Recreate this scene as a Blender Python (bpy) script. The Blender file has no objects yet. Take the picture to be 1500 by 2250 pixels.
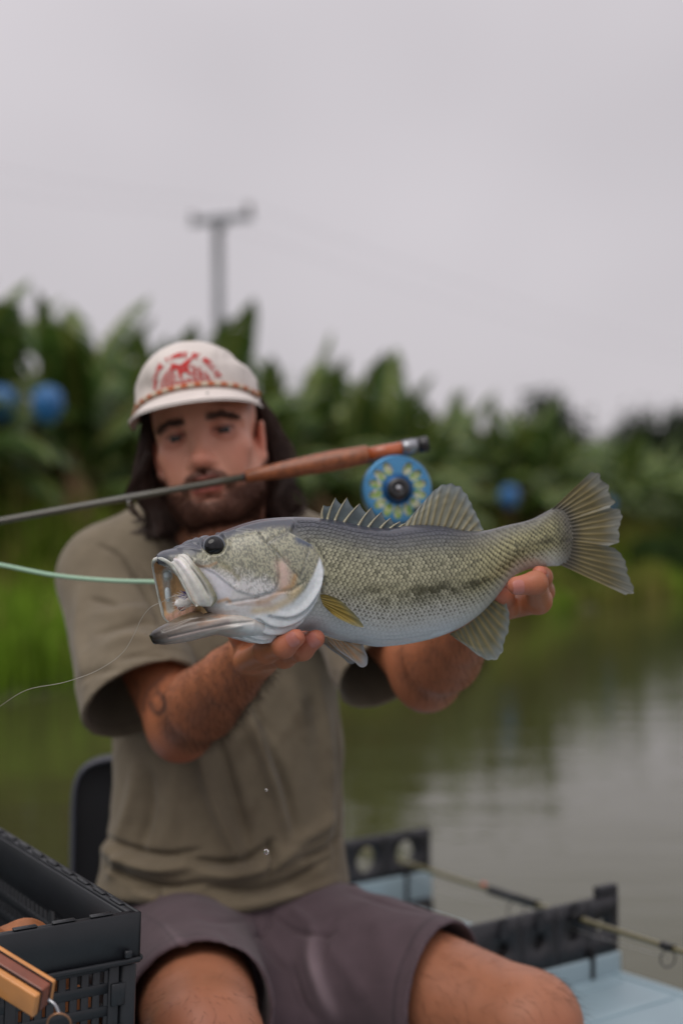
import bpy, bmesh, math, random
import numpy as np
import openvdb as vdb
from mathutils import Vector, Matrix

random.seed(7)
rng = np.random.default_rng(11)
R = math.radians
SC = bpy.context.scene
COL = SC.collection

# ------------------------------------------------------------------ camera
CAM_H = 1.10            # metres above the water
FPX = 3125.0            # 50 mm lens on a 24x36 portrait frame, in photo pixels
HOR = 1180.0            # photo row of the horizon
cam_d = bpy.data.cameras.new('camera')
cam = bpy.data.objects.new('camera', cam_d)
COL.objects.link(cam)
cam.location = (0, 0, CAM_H)
cam.rotation_euler = (R(90), 0, 0)
cam_d.sensor_fit = 'VERTICAL'
cam_d.sensor_width = 24
cam_d.sensor_height = 36
cam_d.lens = 50
cam_d.shift_y = (HOR - 1125) / 2250
cam_d.clip_start = 0.05
cam_d.clip_end = 2000
cam_d.dof.use_dof = True
cam_d.dof.focus_distance = 1.455
cam_d.dof.aperture_fstop = 2.3
cam_d.dof.aperture_blades = 0
SC.camera = cam

# ------------------------------------------------------------------ world: overcast sky
world = bpy.data.worlds.new('World')
SC.world = world
world.use_nodes = True
wn, wl = world.node_tree.nodes, world.node_tree.links
wn.clear()
SUN_EL, SUN_AZ = R(54), R(212)
w_out = wn.new('ShaderNodeOutputWorld')
w_bg = wn.new('ShaderNodeBackground')
w_sky = wn.new('ShaderNodeTexSky')
w_sky.sky_type = 'NISHITA'
w_sky.sun_disc = False
w_sky.sun_elevation = SUN_EL
w_sky.sun_rotation = SUN_AZ
w_sky.dust_density = 3.0
w_tc = wn.new('ShaderNodeTexCoord')
w_sep = wn.new('ShaderNodeSeparateXYZ')
wl.new(w_tc.outputs['Generated'], w_sep.inputs[0])
# cloud deck: brighter towards the zenith, as any overcast sky, with broad soft unevenness
w_up = wn.new('ShaderNodeMapRange')
w_up.inputs[1].default_value = -0.02; w_up.inputs[2].default_value = 0.9
w_up.inputs[3].default_value = 4.9; w_up.inputs[4].default_value = 9.6
wl.new(w_sep.outputs[2], w_up.inputs[0])
w_no = wn.new('ShaderNodeTexNoise')
w_no.inputs['Scale'].default_value = 1.5
w_no.inputs['Detail'].default_value = 3.0
w_no.inputs['Roughness'].default_value = 0.45
w_mp = wn.new('ShaderNodeMapping')
w_mp.inputs['Location'].default_value = (0.37, 0.2, 0.5)
w_mp.inputs['Scale'].default_value = (1.0, 1.0, 1.3)
wl.new(w_tc.outputs['Generated'], w_mp.inputs[0])
wl.new(w_mp.outputs[0], w_no.inputs['Vector'])
w_nr = wn.new('ShaderNodeMapRange')
w_nr.inputs[1].default_value = 0.3; w_nr.inputs[2].default_value = 0.7
w_nr.inputs[3].default_value = 0.74; w_nr.inputs[4].default_value = 1.18
wl.new(w_no.outputs[0], w_nr.inputs[0])
w_mul = wn.new('ShaderNodeMath'); w_mul.operation = 'MULTIPLY'
wl.new(w_up.outputs[0], w_mul.inputs[0]); wl.new(w_nr.outputs[0], w_mul.inputs[1])
w_cl = wn.new('ShaderNodeCombineColor')
for i, tint in enumerate((1.035, 0.975, 1.025)):
    m = wn.new('ShaderNodeMath'); m.operation = 'MULTIPLY'
    m.inputs[1].default_value = tint
    wl.new(w_mul.outputs[0], m.inputs[0])
    wl.new(m.outputs[0], w_cl.inputs[i])
w_mix = wn.new('ShaderNodeMix'); w_mix.data_type = 'RGBA'
w_mix.inputs[0].default_value = 0.96
wl.new(w_sky.outputs[0], w_mix.inputs[6])
wl.new(w_cl.outputs[0], w_mix.inputs[7])
wl.new(w_mix.outputs[2], w_bg.inputs['Color'])
w_bg.inputs['Strength'].default_value = 0.1
wl.new(w_bg.outputs[0], w_out.inputs['Surface'])

sun_d = bpy.data.lights.new('sun', 'SUN')
sun_d.energy = 1.35
sun_d.angle = R(45)
sun_d.color = (1.0, 0.96, 0.9)
sun = bpy.data.objects.new('sun', sun_d)
COL.objects.link(sun)
_sd = Vector((math.sin(SUN_AZ) * math.cos(SUN_EL), math.cos(SUN_AZ) * math.cos(SUN_EL), math.sin(SUN_EL)))
sun.rotation_euler = (-_sd).to_track_quat('-Z', 'Y').to_euler()

SC.view_settings.view_transform = 'Standard'
SC.view_settings.look = 'None'
SC.view_settings.gamma = 1.0
SC.view_settings.exposure = 0.0
SC.view_settings.use_curve_mapping = False
SC.cycles.max_bounces = 8
SC.cycles.transparent_max_bounces = 24
SC.cycles.use_denoising = True

# ------------------------------------------------------------------ helpers
def P(px, py, Y):
    """a photo pixel taken to a distance Y in front of the camera"""
    return np.array([(px - 750.0) / FPX * Y, Y, CAM_H - (py - HOR) / FPX * Y])

def proj(V):
    V = np.asarray(V, float)
    return np.stack([750 + V[..., 0] / V[..., 1] * FPX, HOR - (V[..., 2] - CAM_H) / V[..., 1] * FPX], -1)

def lin(c):
    c = np.asarray(c, float) / 255.0
    return np.where(c <= 0.04045, c / 12.92, ((c + 0.055) / 1.055) ** 2.4)

def smooth01(a, b, x):
    t = np.clip((x - a) / (b - a + 1e-12), 0, 1)
    return t * t * (3 - 2 * t)

def mixc(a, b, f):
    f = np.asarray(f)[..., None]
    return a * (1 - f) + b * f

def pinterp(x, xs, ys):
    """smooth (monotone-ish cubic) interpolation through points"""
    x = np.asarray(x, float); xs = np.asarray(xs, float); ys = np.asarray(ys, float)
    m = np.gradient(ys, xs)
    i = np.clip(np.searchsorted(xs, x) - 1, 0, len(xs) - 2)
    h = xs[i + 1] - xs[i]
    t = np.clip((x - xs[i]) / h, 0, 1)
    return ((2*t**3 - 3*t**2 + 1) * ys[i] + (t**3 - 2*t**2 + t) * h * m[i]
            + (-2*t**3 + 3*t**2) * ys[i + 1] + (t**3 - t**2) * h * m[i + 1])

def curve_pts(pts, n):
    """smooth curve through points, n samples"""
    pts = np.asarray(pts, float)
    d = np.r_[0, np.cumsum(np.linalg.norm(np.diff(pts, axis=0), axis=1))]
    d /= d[-1]
    t = np.linspace(0, 1, n)
    if len(pts) == 2:
        return pts[0] + (pts[1] - pts[0]) * t[:, None]
    return np.stack([pinterp(t, d, pts[:, k]) for k in range(pts.shape[1])], -1)

def vnoise(p, seed=0):
    """value noise on (...,3) or (...,2) points, 0..1"""
    p = np.asarray(p, float)
    if p.shape[-1] == 2:
        p = np.concatenate([p, np.zeros(p.shape[:-1] + (1,))], -1)
    i = np.floor(p).astype(np.int64); f = p - i
    f = f * f * (3 - 2 * f)
    def hsh(ix, iy, iz):
        n = (ix * 73856093) ^ (iy * 19349663) ^ (iz * 83492791) ^ (seed * 2654435761)
        n = (n ^ (n >> 13)) * 1274126177
        return ((n ^ (n >> 16)) & 0xffff) / 65535.0
    r = 0
    for dx in (0, 1):
        for dy in (0, 1):
            for dz in (0, 1):
                w = (f[..., 0] if dx else 1 - f[..., 0]) * (f[..., 1] if dy else 1 - f[..., 1]) * (f[..., 2] if dz else 1 - f[..., 2])
                r = r + w * hsh(i[..., 0] + dx, i[..., 1] + dy, i[..., 2] + dz)
    return r

def fbm(p, seed=0, oct=4):
    p = np.asarray(p, float); a, s, r = 0.5, 1.0, 0
    for k in range(oct):
        r = r + a * vnoise(p * s, seed + k); a *= 0.5; s *= 2.03
    return r / (1 - 0.5 ** oct)

def seg_dist(p, poly):
    """distance of 2-d points to a polyline, and arc fraction of the nearest point"""
    p = np.asarray(p, float); poly = np.asarray(poly, float)
    best = np.full(p.shape[:-1], 1e9); bt = np.zeros(p.shape[:-1])
    L = np.r_[0, np.cumsum(np.linalg.norm(np.diff(poly, axis=0), axis=1))]
    for k in range(len(poly) - 1):
        a, b = poly[k], poly[k + 1]
        ab = b - a
        t = np.clip(((p - a) @ ab) / (ab @ ab + 1e-12), 0, 1)
        d = np.linalg.norm(p - a - t[..., None] * ab, axis=-1)
        m = d < best
        best = np.where(m, d, best)
        bt = np.where(m, (L[k] + t * (L[k + 1] - L[k])) / L[-1], bt)
    return best, bt

def in_poly(p, poly):
    poly = np.asarray(poly, float); x, y = p[..., 0], p[..., 1]
    ins = np.zeros(x.shape, bool); j = len(poly) - 1
    for i in range(len(poly)):
        xi, yi = poly[i]; xj, yj = poly[j]
        c = ((yi > y) != (yj > y)) & (x < (xj - xi) * (y - yi) / (yj - yi + 1e-12) + xi)
        ins ^= c; j = i
    return ins

def sd_poly(p, poly):
    """signed distance, positive inside"""
    d, _ = seg_dist(p, list(poly) + [poly[0]])
    return np.where(in_poly(p, poly), d, -d)

# ---- materials
def new_mat(name):
    m = bpy.data.materials.new(name); m.use_nodes = True
    return m, m.node_tree.nodes, m.node_tree.links, m.node_tree.nodes['Principled BSDF']

def set_in(b, **kw):
    names = dict(rough='Roughness', metal='Metallic', spec='Specular IOR Level', coat='Coat Weight', coatr='Coat Roughness',
                 sss='Subsurface Weight', sheen='Sheen Weight', trans='Transmission Weight', ior='IOR', alpha='Alpha',
                 sheenr='Sheen Roughness', sssscale='Subsurface Scale')
    for k, v in kw.items():
        b.inputs[names[k]].default_value = v

def mat(name, rgb, rough=0.5, var=0.0, vscale=20.0, bump=0.0, bscale=200.0, vcol=False, bdist=0.001, detail=4.0, **kw):
    """procedural material: base colour (0-255 sRGB) or vertex colour x noise, noise bump"""
    m, n, l, b = new_mat(name)
    set_in(b, rough=rough, **kw)
    tc = n.new('ShaderNodeTexCoord')
    if vcol:
        src = n.new('ShaderNodeVertexColor'); src.layer_name = 'Col'; out = src.outputs[0]
    else:
        src = n.new('ShaderNodeRGB'); src.outputs[0].default_value = (*lin(rgb), 1); out = src.outputs[0]
    if var:
        nz = n.new('ShaderNodeTexNoise'); nz.inputs['Scale'].default_value = vscale; nz.inputs['Detail'].default_value = detail
        l.new(tc.outputs['Object'], nz.inputs['Vector'])
        mr = n.new('ShaderNodeMapRange'); mr.inputs[1].default_value = 0.25; mr.inputs[2].default_value = 0.75
        mr.inputs[3].default_value = 1 - var; mr.inputs[4].default_value = 1 + var
        l.new(nz.outputs[0], mr.inputs[0])
        mx = n.new('ShaderNodeMix'); mx.data_type = 'RGBA'; mx.blend_type = 'MULTIPLY'; mx.inputs[0].default_value = 1
        l.new(out, mx.inputs[6])
        cc = n.new('ShaderNodeCombineColor')
        for i in range(3): l.new(mr.outputs[0], cc.inputs[i])
        l.new(cc.outputs[0], mx.inputs[7]); out = mx.outputs[2]
    l.new(out, b.inputs['Base Color'])
    if bump:
        nb = n.new('ShaderNodeTexNoise'); nb.inputs['Scale'].default_value = bscale; nb.inputs['Detail'].default_value = 3
        l.new(tc.outputs['Object'], nb.inputs['Vector'])
        bp = n.new('ShaderNodeBump'); bp.inputs['Strength'].default_value = bump; bp.inputs['Distance'].default_value = bdist
        l.new(nb.outputs[0], bp.inputs['Height']); l.new(bp.outputs[0], b.inputs['Normal'])
    return m

# ---- objects
ROOT = {}
def thing(name, label, cat, loc=(0, 0, 0), group=None):
    o = bpy.data.objects.new(name, None); COL.objects.link(o)
    o.empty_display_size = 0.05
    o.location = loc; o['label'] = label; o['category'] = cat
    if group: o['group'] = group
    ROOT[o.name] = np.array(loc, float)
    return o

def tag(o, label=None, cat=None, group=None, kind=None):
    if label: o['label'] = label
    if cat: o['category'] = cat
    if group: o['group'] = group
    if kind: o['kind'] = kind
    return o

def make_mesh(name, V, F, col=None, smooth=True, m=None):
    """F: (n,3)/(n,4) array or list of such arrays / list of index lists"""
    V = np.asarray(V, np.float32)
    me = bpy.data.meshes.new(name)
    if isinstance(F, np.ndarray): F = [F]
    if len(F) and not isinstance(F[0], np.ndarray):
        me.from_pydata(V.tolist(), [], [list(f) for f in F])
    else:
        F = [f for f in F if len(f)]
        idx = np.concatenate([f.ravel() for f in F]).astype(np.int32)
        cnt = np.concatenate([np.full(len(f), f.shape[1]) for f in F]).astype(np.int32)
        me.vertices.add(len(V)); me.vertices.foreach_set('co', V.ravel())
        me.loops.add(len(idx)); me.loops.foreach_set('vertex_index', idx)
        me.polygons.add(len(cnt))
        me.polygons.foreach_set('loop_start', np.r_[0, np.cumsum(cnt)[:-1]].astype(np.int32))
        me.polygons.foreach_set('loop_total', cnt)
        me.update(calc_edges=True)
    if smooth: me.polygons.foreach_set('use_smooth', np.ones(len(me.polygons), bool))
    if col is not None:
        ca = me.color_attributes.new('Col', 'FLOAT_COLOR', 'POINT')
        c4 = np.ones((len(V), 4), np.float32); c4[:, :3] = col
        ca.data.foreach_set('color', c4.ravel())
    if m: me.materials.append(m)
    me.validate()
    return me

def root_loc(o):
    while o.parent: o = o.parent
    return ROOT.get(o.name, np.array(o.location))

def part(name, VF, m, parent=None, col=None, smooth=True):
    """link one mesh (world coordinates) as an object, child of parent if given"""
    V, F = VF
    V = np.asarray(V, float)
    if parent is not None:
        off = root_loc(parent)
        me = make_mesh(name, V - off, F, col, smooth, m)
        o = bpy.data.objects.new(name, me); COL.objects.link(o); o.parent = parent
    else:
        c = V.mean(0) * [1, 1, 0] + [0, 0, V[:, 2].min()]
        me = make_mesh(name, V - c, F, col, smooth, m)
        o = bpy.data.objects.new(name, me); COL.objects.link(o); o.location = c
        ROOT[o.name] = c
    return o

def merge(*VFs):
    Vs, Fs, n = [], [], 0
    for V, F in VFs:
        V = np.asarray(V, float)
        if isinstance(F, np.ndarray): F = [F]
        for f in F: Fs.append(np.asarray(f) + n)
        Vs.append(V); n += len(V)
    out = {}
    for f in Fs:
        f = np.atleast_2d(f); out.setdefault(f.shape[1], []).append(f)
    return np.concatenate(Vs), [np.concatenate(v) for v in out.values()]

def grid_faces(nu, nv, wrap_v=False, wrap_u=False):
    iu = np.arange(nu if wrap_u else nu - 1); iv = np.arange(nv if wrap_v else nv - 1)
    a, b = np.meshgrid(iu, iv, indexing='ij')
    a2, b2 = (a + 1) % nu, (b + 1) % nv
    return np.stack([a * nv + b, a * nv + b2, a2 * nv + b2, a2 * nv + b], -1).reshape(-1, 4)

def tube(pts, rad, n=10, cap=True, flat=1.0, up=(0, 0, 1)):
    pts = np.asarray(pts, float); rad = np.broadcast_to(np.asarray(rad, float), (len(pts),))
    T = np.gradient(pts, axis=0); T /= np.linalg.norm(T, axis=1)[:, None] + 1e-12
    U = np.zeros_like(T); u = np.array(up, float)
    if abs(T[0] @ u) > 0.9: u = np.array([1.0, 0, 0])
    for i in range(len(T)):
        u = u - (u @ T[i]) * T[i]; u /= np.linalg.norm(u) + 1e-12; U[i] = u
    W = np.cross(T, U)
    a = np.linspace(0, 2 * np.pi, n, endpoint=False)
    V = pts[:, None] + rad[:, None, None] * (np.cos(a)[None, :, None] * U[:, None] * flat + np.sin(a)[None, :, None] * W[:, None])
    V = V.reshape(-1, 3)
    F = [grid_faces(len(pts), n, wrap_v=True)[:, ::-1]]
    if cap:
        k = len(V)
        V = np.concatenate([V, pts[:1], pts[-1:]])
        i = np.arange(n)
        F.append(np.stack([np.full(n, k), i, (i + 1) % n], -1)[:, ::-1])
        e = (len(pts) - 1) * n
        F.append(np.stack([np.full(n, k + 1), e + (i + 1) % n, e + i], -1)[:, ::-1])
    return V, F

def lathe(prof, n=32, axis=(0, 0, 1), o=(0, 0, 0)):
    """prof: list of (r, h) revolved around axis through o"""
    prof = np.asarray(prof, float)
    ax = np.array(axis, float); ax /= np.linalg.norm(ax)
    u = np.cross(ax, [0.3, 0.5, 0.9]); u /= np.linalg.norm(u); w = np.cross(ax, u)
    a = np.linspace(0, 2 * np.pi, n, endpoint=False)
    V = (np.array(o) + prof[:, 1][:, None, None] * ax
         + prof[:, 0][:, None, None] * (np.cos(a)[None, :, None] * u + np.sin(a)[None, :, None] * w)).reshape(-1, 3)
    return V, [grid_faces(len(prof), n, wrap_v=True)]

def box(c, half, rot=None, bevel=0.0, seg=2):
    bm = bmesh.new()
    bmesh.ops.create_cube(bm, size=2)
    for v in bm.verts: v.co = Vector((v.co.x * half[0], v.co.y * half[1], v.co.z * half[2]))
    if bevel:
        bmesh.ops.bevel(bm, geom=list(bm.edges), offset=bevel, segments=seg, affect='EDGES', profile=0.7)
    bm.verts.index_update()
    V = np.array([v.co[:] for v in bm.verts])
    F = {}
    for f in bm.faces: F.setdefault(len(f.verts), []).append([v.index for v in f.verts])
    bm.free()
    if rot is not None: V = V @ np.asarray(rot).T
    return V + np.array(c), [np.array(v) for v in F.values()]

def frame(x, up=(0, 0, 1)):
    """rotation whose columns are x, y, z with x along the given direction"""
    x = np.array(x, float); x /= np.linalg.norm(x)
    z = np.array(up, float); z -= (z @ x) * x; z /= np.linalg.norm(z)
    return np.stack([x, np.cross(z, x), z], -1)

def rotm(rx=0, ry=0, rz=0):
    return np.array(Matrix.Rotation(R(rz), 3, 'Z') @ Matrix.Rotation(R(ry), 3, 'Y') @ Matrix.Rotation(R(rx), 3, 'X'))

def vert_normals(V, F):
    N = np.zeros_like(V)
    for f in (F if isinstance(F, list) else [F]):
        a, b, c = V[f[:, 0]], V[f[:, 1]], V[f[:, 2]]
        n = np.cross(b - a, c - a)
        if f.shape[1] == 4: n = np.cross(V[f[:, 2]] - a, V[f[:, 3]] - b)
        for k in range(f.shape[1]): np.add.at(N, f[:, k], n)
    return N / (np.linalg.norm(N, axis=1)[:, None] + 1e-12)

# ---- solid modelling by signed distances (one continuous skin)
class Solid:
    def __init__(s): s.ops = []
    def _add(s, fn, lo, hi, op, k): s.ops.append((fn, np.asarray(lo, float), np.asarray(hi, float), op, k)); return s
    def chain(s, pts, rad, k=0.01, op='u', flat=None, dirn=None):
        pts = np.asarray(pts, float); rad = np.asarray(rad, float)
        def fn(p):
            d = None
            for i in range(len(pts) - 1):
                ba = pts[i + 1] - pts[i]
                t = np.clip(((p - pts[i]) @ ba) / (ba @ ba), 0, 1)
                q = p - pts[i] - t[:, None] * ba
                if flat is not None:
                    q = q + ((q @ dirn) * (1 / flat - 1))[:, None] * dirn
                e = np.linalg.norm(q, axis=1) - (rad[i] + (rad[i + 1] - rad[i]) * t)
                if flat is not None: e = e * min(flat, 1)
                d = e if d is None else smin(d, e, 0.006)
            return d
        m = rad.max() * max(1, flat or 1)
        return s._add(fn, pts.min(0) - m, pts.max(0) + m, op, k)
    def ell(s, c, r, rot=None, k=0.01, op='u'):
        c = np.asarray(c, float); r = np.asarray(r, float); rt = np.eye(3) if rot is None else np.asarray(rot)
        def fn(p):
            q = (p - c) @ rt
            k0 = np.linalg.norm(q / r, axis=1); k1 = np.linalg.norm(q / r**2, axis=1)
            return k0 * (k0 - 1) / (k1 + 1e-9)
        m = r.max()
        return s._add(fn, c - m, c + m, op, k)
    def fun(s, fn, lo, hi, op='u', k=0.01): return s._add(fn, lo, hi, op, k)
    def __call__(s, p, margin=0.03):
        lo, hi = p.min(0), p.max(0)
        d = np.full(len(p), 0.5)
        if getattr(s, 'n', 0) != len(s.ops):
            s.n = len(s.ops); s.A = np.array([o[1] for o in s.ops]); s.B = np.array([o[2] for o in s.ops]); s.K = np.array([o[4] if o[3] != 'i' else 1e9 for o in s.ops])
        gap = np.maximum(np.maximum(s.A - hi, lo - s.B), 0)
        for j in np.nonzero(np.sqrt((gap * gap).sum(1)) <= s.K + margin)[0]:
            fn, a, b, op, k = s.ops[j]
            e = fn(p)
            if op == 'u': d = smin(d, e, k)
            elif op == 's': d = -smin(-d, e, k)
            else: d = -smin(-d, -e, k)
        return d

def smin(a, b, k):
    h = np.maximum(k - np.abs(a - b), 0) / k
    return np.minimum(a, b) - h * h * k * 0.25

def sdf_mesh(f, lo, hi, h, B=16):
    lo = np.asarray(lo, float); hi = np.asarray(hi, float)
    nb = np.ceil((hi - lo) / (h * B)).astype(int)
    g = vdb.FloatGrid(); g.background = 1.0
    o = np.stack(np.meshgrid(*[np.arange(B)] * 3, indexing='ij'), -1).reshape(-1, 3)
    diag = B * h * 0.87
    # super-blocks so that far primitives are skipped
    for I in range(nb[0]):
        for J in range(nb[1]):
            cs = np.array([[I, J, K] for K in range(nb[2])])
            cen = lo + (cs + 0.5) * B * h
            dc = np.concatenate([f(cen[i:i + 1], margin=diag * 2.5) for i in range(len(cen))])
            for K in range(nb[2]):
                org = np.array([I, J, K]) * B
                if dc[K] < -diag * 1.6:
                    g.fill(tuple(int(x) for x in org), tuple(int(x) for x in org + B - 1), -0.5, True)
                elif dc[K] < diag * 1.6:
                    v = f(lo + (org + o) * h).reshape(B, B, B).astype(np.float32)
                    g.copyFromArray(v, ijk=tuple(int(x) for x in org))
    pts, quads = g.convertToQuads(isovalue=0.0)
    return np.asarray(pts, float) * h + lo, [np.asarray(quads, np.int64)]
# ------------------------------------------------------------------ setting: water, bank, sky line
BA = np.array([-2.28, 9.5]); BD = np.array([0.5, 1.0]) / math.hypot(0.5, 1); BN = np.array([-1.0, 0.5]) / math.hypot(0.5, 1)
def bank_xy(al, ac): return BA + np.asarray(al)[..., None] * BD + np.asarray(ac)[..., None] * BN
def bank_h(al, ac):
    al = np.asarray(al, float); ac = np.asarray(ac, float)
    h = np.interp(ac, [-40, -3, -0.4, 0, 0.5, 1.6, 2.8, 4.5, 300], [-1.2, -1.0, -0.3, 0.0, 0.16, 0.55, 0.88, 1.0, 1.0])
    n = fbm(np.stack([al * 0.55, ac * 0.9], -1), 3) - 0.5
    return h + n * np.where(ac > -0.3, 0.35, 0.1) * smooth01(-0.5, 1.0, ac)

def build_setting():
    # water
    m, n, l, b = new_mat('pond_water')
    b.inputs['Base Color'].default_value = (*lin((66, 66, 40)), 1)
    set_in(b, rough=0.03, ior=1.33, spec=0.5)
    tc = n.new('ShaderNodeTexCoord'); mp = n.new('ShaderNodeMapping'); mp.inputs['Scale'].default_value = (1.0, 1.9, 1)
    l.new(tc.outputs['Object'], mp.inputs[0])
    n1 = n.new('ShaderNodeTexNoise'); n1.inputs['Scale'].default_value = 1.1; n1.inputs['Detail'].default_value = 4; n1.inputs['Roughness'].default_value = 0.55
    n2 = n.new('ShaderNodeTexNoise'); n2.inputs['Scale'].default_value = 9.0; n2.inputs['Detail'].default_value = 2
    l.new(mp.outputs[0], n1.inputs['Vector']); l.new(mp.outputs[0], n2.inputs['Vector'])
    b1 = n.new('ShaderNodeBump'); b1.inputs['Strength'].default_value = 0.06; b1.inputs['Distance'].default_value = 0.16
    b2 = n.new('ShaderNodeBump'); b2.inputs['Strength'].default_value = 0.07; b2.inputs['Distance'].default_value = 0.02
    l.new(n1.outputs[0], b1.inputs['Height']); l.new(n2.outputs[0], b2.inputs['Height'])
    l.new(b1.outputs[0], b2.inputs['Normal']); l.new(b2.outputs[0], b.inputs['Normal'])
    g = np.linspace(-1, 1, 41); g = np.sign(g) * np.abs(g) ** 3 * 420
    X, Y = np.meshgrid(g, g, indexing='ij')
    o = part('water', (np.stack([X, Y, X * 0], -1).reshape(-1, 3), [grid_faces(41, 41)]), m, None)
    tag(o, 'calm brown green pond water', 'water', kind='structure')
    # bank and fields behind it
    m, n, l, b = new_mat('bank_earth')
    tc = n.new('ShaderNodeTexCoord'); nz = n.new('ShaderNodeTexNoise'); nz.inputs['Scale'].default_value = 1.3; nz.inputs['Detail'].default_value = 6
    l.new(tc.outputs['Object'], nz.inputs['Vector'])
    cr = n.new('ShaderNodeValToRGB'); e = cr.color_ramp.elements
    e[0].position = 0.3; e[0].color = (*lin((58, 52, 30)), 1); e[1].position = 0.7; e[1].color = (*lin((72, 84, 34)), 1)
    l.new(nz.outputs[0], cr.inputs[0]); l.new(cr.outputs[0], b.inputs['Base Color']); set_in(b, rough=0.95)
    al = np.r_[np.linspace(-60, -12, 25), np.linspace(-11, 45, 160), np.geomspace(46, 500, 30)]
    ac = np.r_[np.linspace(-40, -4, 8), np.linspace(-3, 6, 50), np.geomspace(6.5, 320, 24)]
    A, C = np.meshgrid(al, ac, indexing='ij')
    xy = bank_xy(A, C)
    V = np.concatenate([xy, bank_h(A, C)[..., None]], -1).reshape(-1, 3)
    o = part('ground', (V, [grid_faces(len(al), len(ac))]), m, None)
    tag(o, 'earth bank sloping up from the pond', 'ground', kind='structure')

def build_grass():
    m = mat('grass_blades', (0, 0, 0), rough=0.7, vcol=True, spec=0.2)
    nodes = m.node_tree.nodes; links = m.node_tree.links; b = nodes['Principled BSDF']
    tr = nodes.new('ShaderNodeBsdfTranslucent'); ms = nodes.new('ShaderNodeMixShader'); ms.inputs[0].default_value = 0.45
    links.new(nodes['Color Attribute'].outputs[0], tr.inputs[0]); links.new(b.outputs[0], ms.inputs[1]); links.new(tr.outputs[0], ms.inputs[2])
    links.new(ms.outputs[0], nodes['Material Output'].inputs[0])
    N = 95000
    al = -9 + 62 * rng.random(N) ** 1.5; ac = -0.05 + 3.9 * rng.random(N) ** 0.85
    cl = fbm(np.stack([al * 0.8, ac * 1.6], -1), 21)           # clumps
    keep = rng.random(N) < smooth01(0.25, 0.5, cl) * 0.9 + 0.1
    al, ac, cl = al[keep], ac[keep], cl[keep]; N = len(al)
    xy = bank_xy(al, ac); z = bank_h(al, ac)
    big = fbm(np.stack([al * 0.33, ac * 0.7], -1), 55)
    H = (0.16 + 0.5 * cl) * (0.6 + 0.7 * rng.random(N)) * (1.0 + 0.9 * smooth01(1.0, 2.4, ac))
    W = 0.012 + 0.016 * rng.random(N)
    ang = rng.random(N) * 2 * np.pi; lean = 0.5 * rng.random(N) ** 1.3
    d = np.stack([np.cos(ang), np.sin(ang), 0 * ang], -1); s = np.stack([-np.sin(ang), np.cos(ang), 0 * ang], -1)
    b0 = np.concatenate([xy, z[:, None] - 0.03], -1)
    m0 = b0 + d * (lean * H * 0.3)[:, None]; m0[:, 2] += H * 0.62
    t0 = b0 + d * (lean * H)[:, None]; t0[:, 2] += H * (1 - 0.3 * lean)
    V = np.stack([b0 - s * W[:, None], b0 + s * W[:, None], m0 - s * W[:, None] * 0.8, m0 + s * W[:, None] * 0.8, t0], 1)
    i = np.arange(N)[:, None] * 5
    F = [i + np.array([[0, 1, 3, 2]]), i + np.array([[2, 3, 4]])]
    green = lin((126, 158, 48)); dark = lin((74, 96, 34)); straw = lin((156, 142, 86)); olive = lin((124, 126, 58))
    # lush near the left end, drier and browner along the rest and high up the slope
    f = np.clip(smooth01(0.35, 0.65, big) * 0.9 + smooth01(9, 2, al) * 0.75 - 0.30 * smooth01(0.9, 2.6, ac), 0, 1)
    c = mixc(np.broadcast_to(olive, (N, 3)), green, f)
    c = mixc(c, dark, smooth01(0.50, 0.72, fbm(np.stack([al * 0.9, ac * 2], -1), 77)) * 0.7)
    c = mixc(c, straw, (rng.random(N) < 0.10 + 0.34 * smooth01(1.0, 2.4, ac) * (1 - f * 0.6)) * 0.85)
    c = c * (0.7 + 0.6 * rng.random(N))[:, None]
    col = np.repeat(c[:, None], 5, 1)
    o = part('grass', (V.reshape(-1, 3), F), m, None, col=col.reshape(-1, 3), smooth=False)
    tag(o, 'tall wild grass covering the pond bank', 'grass', kind='stuff')

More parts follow.
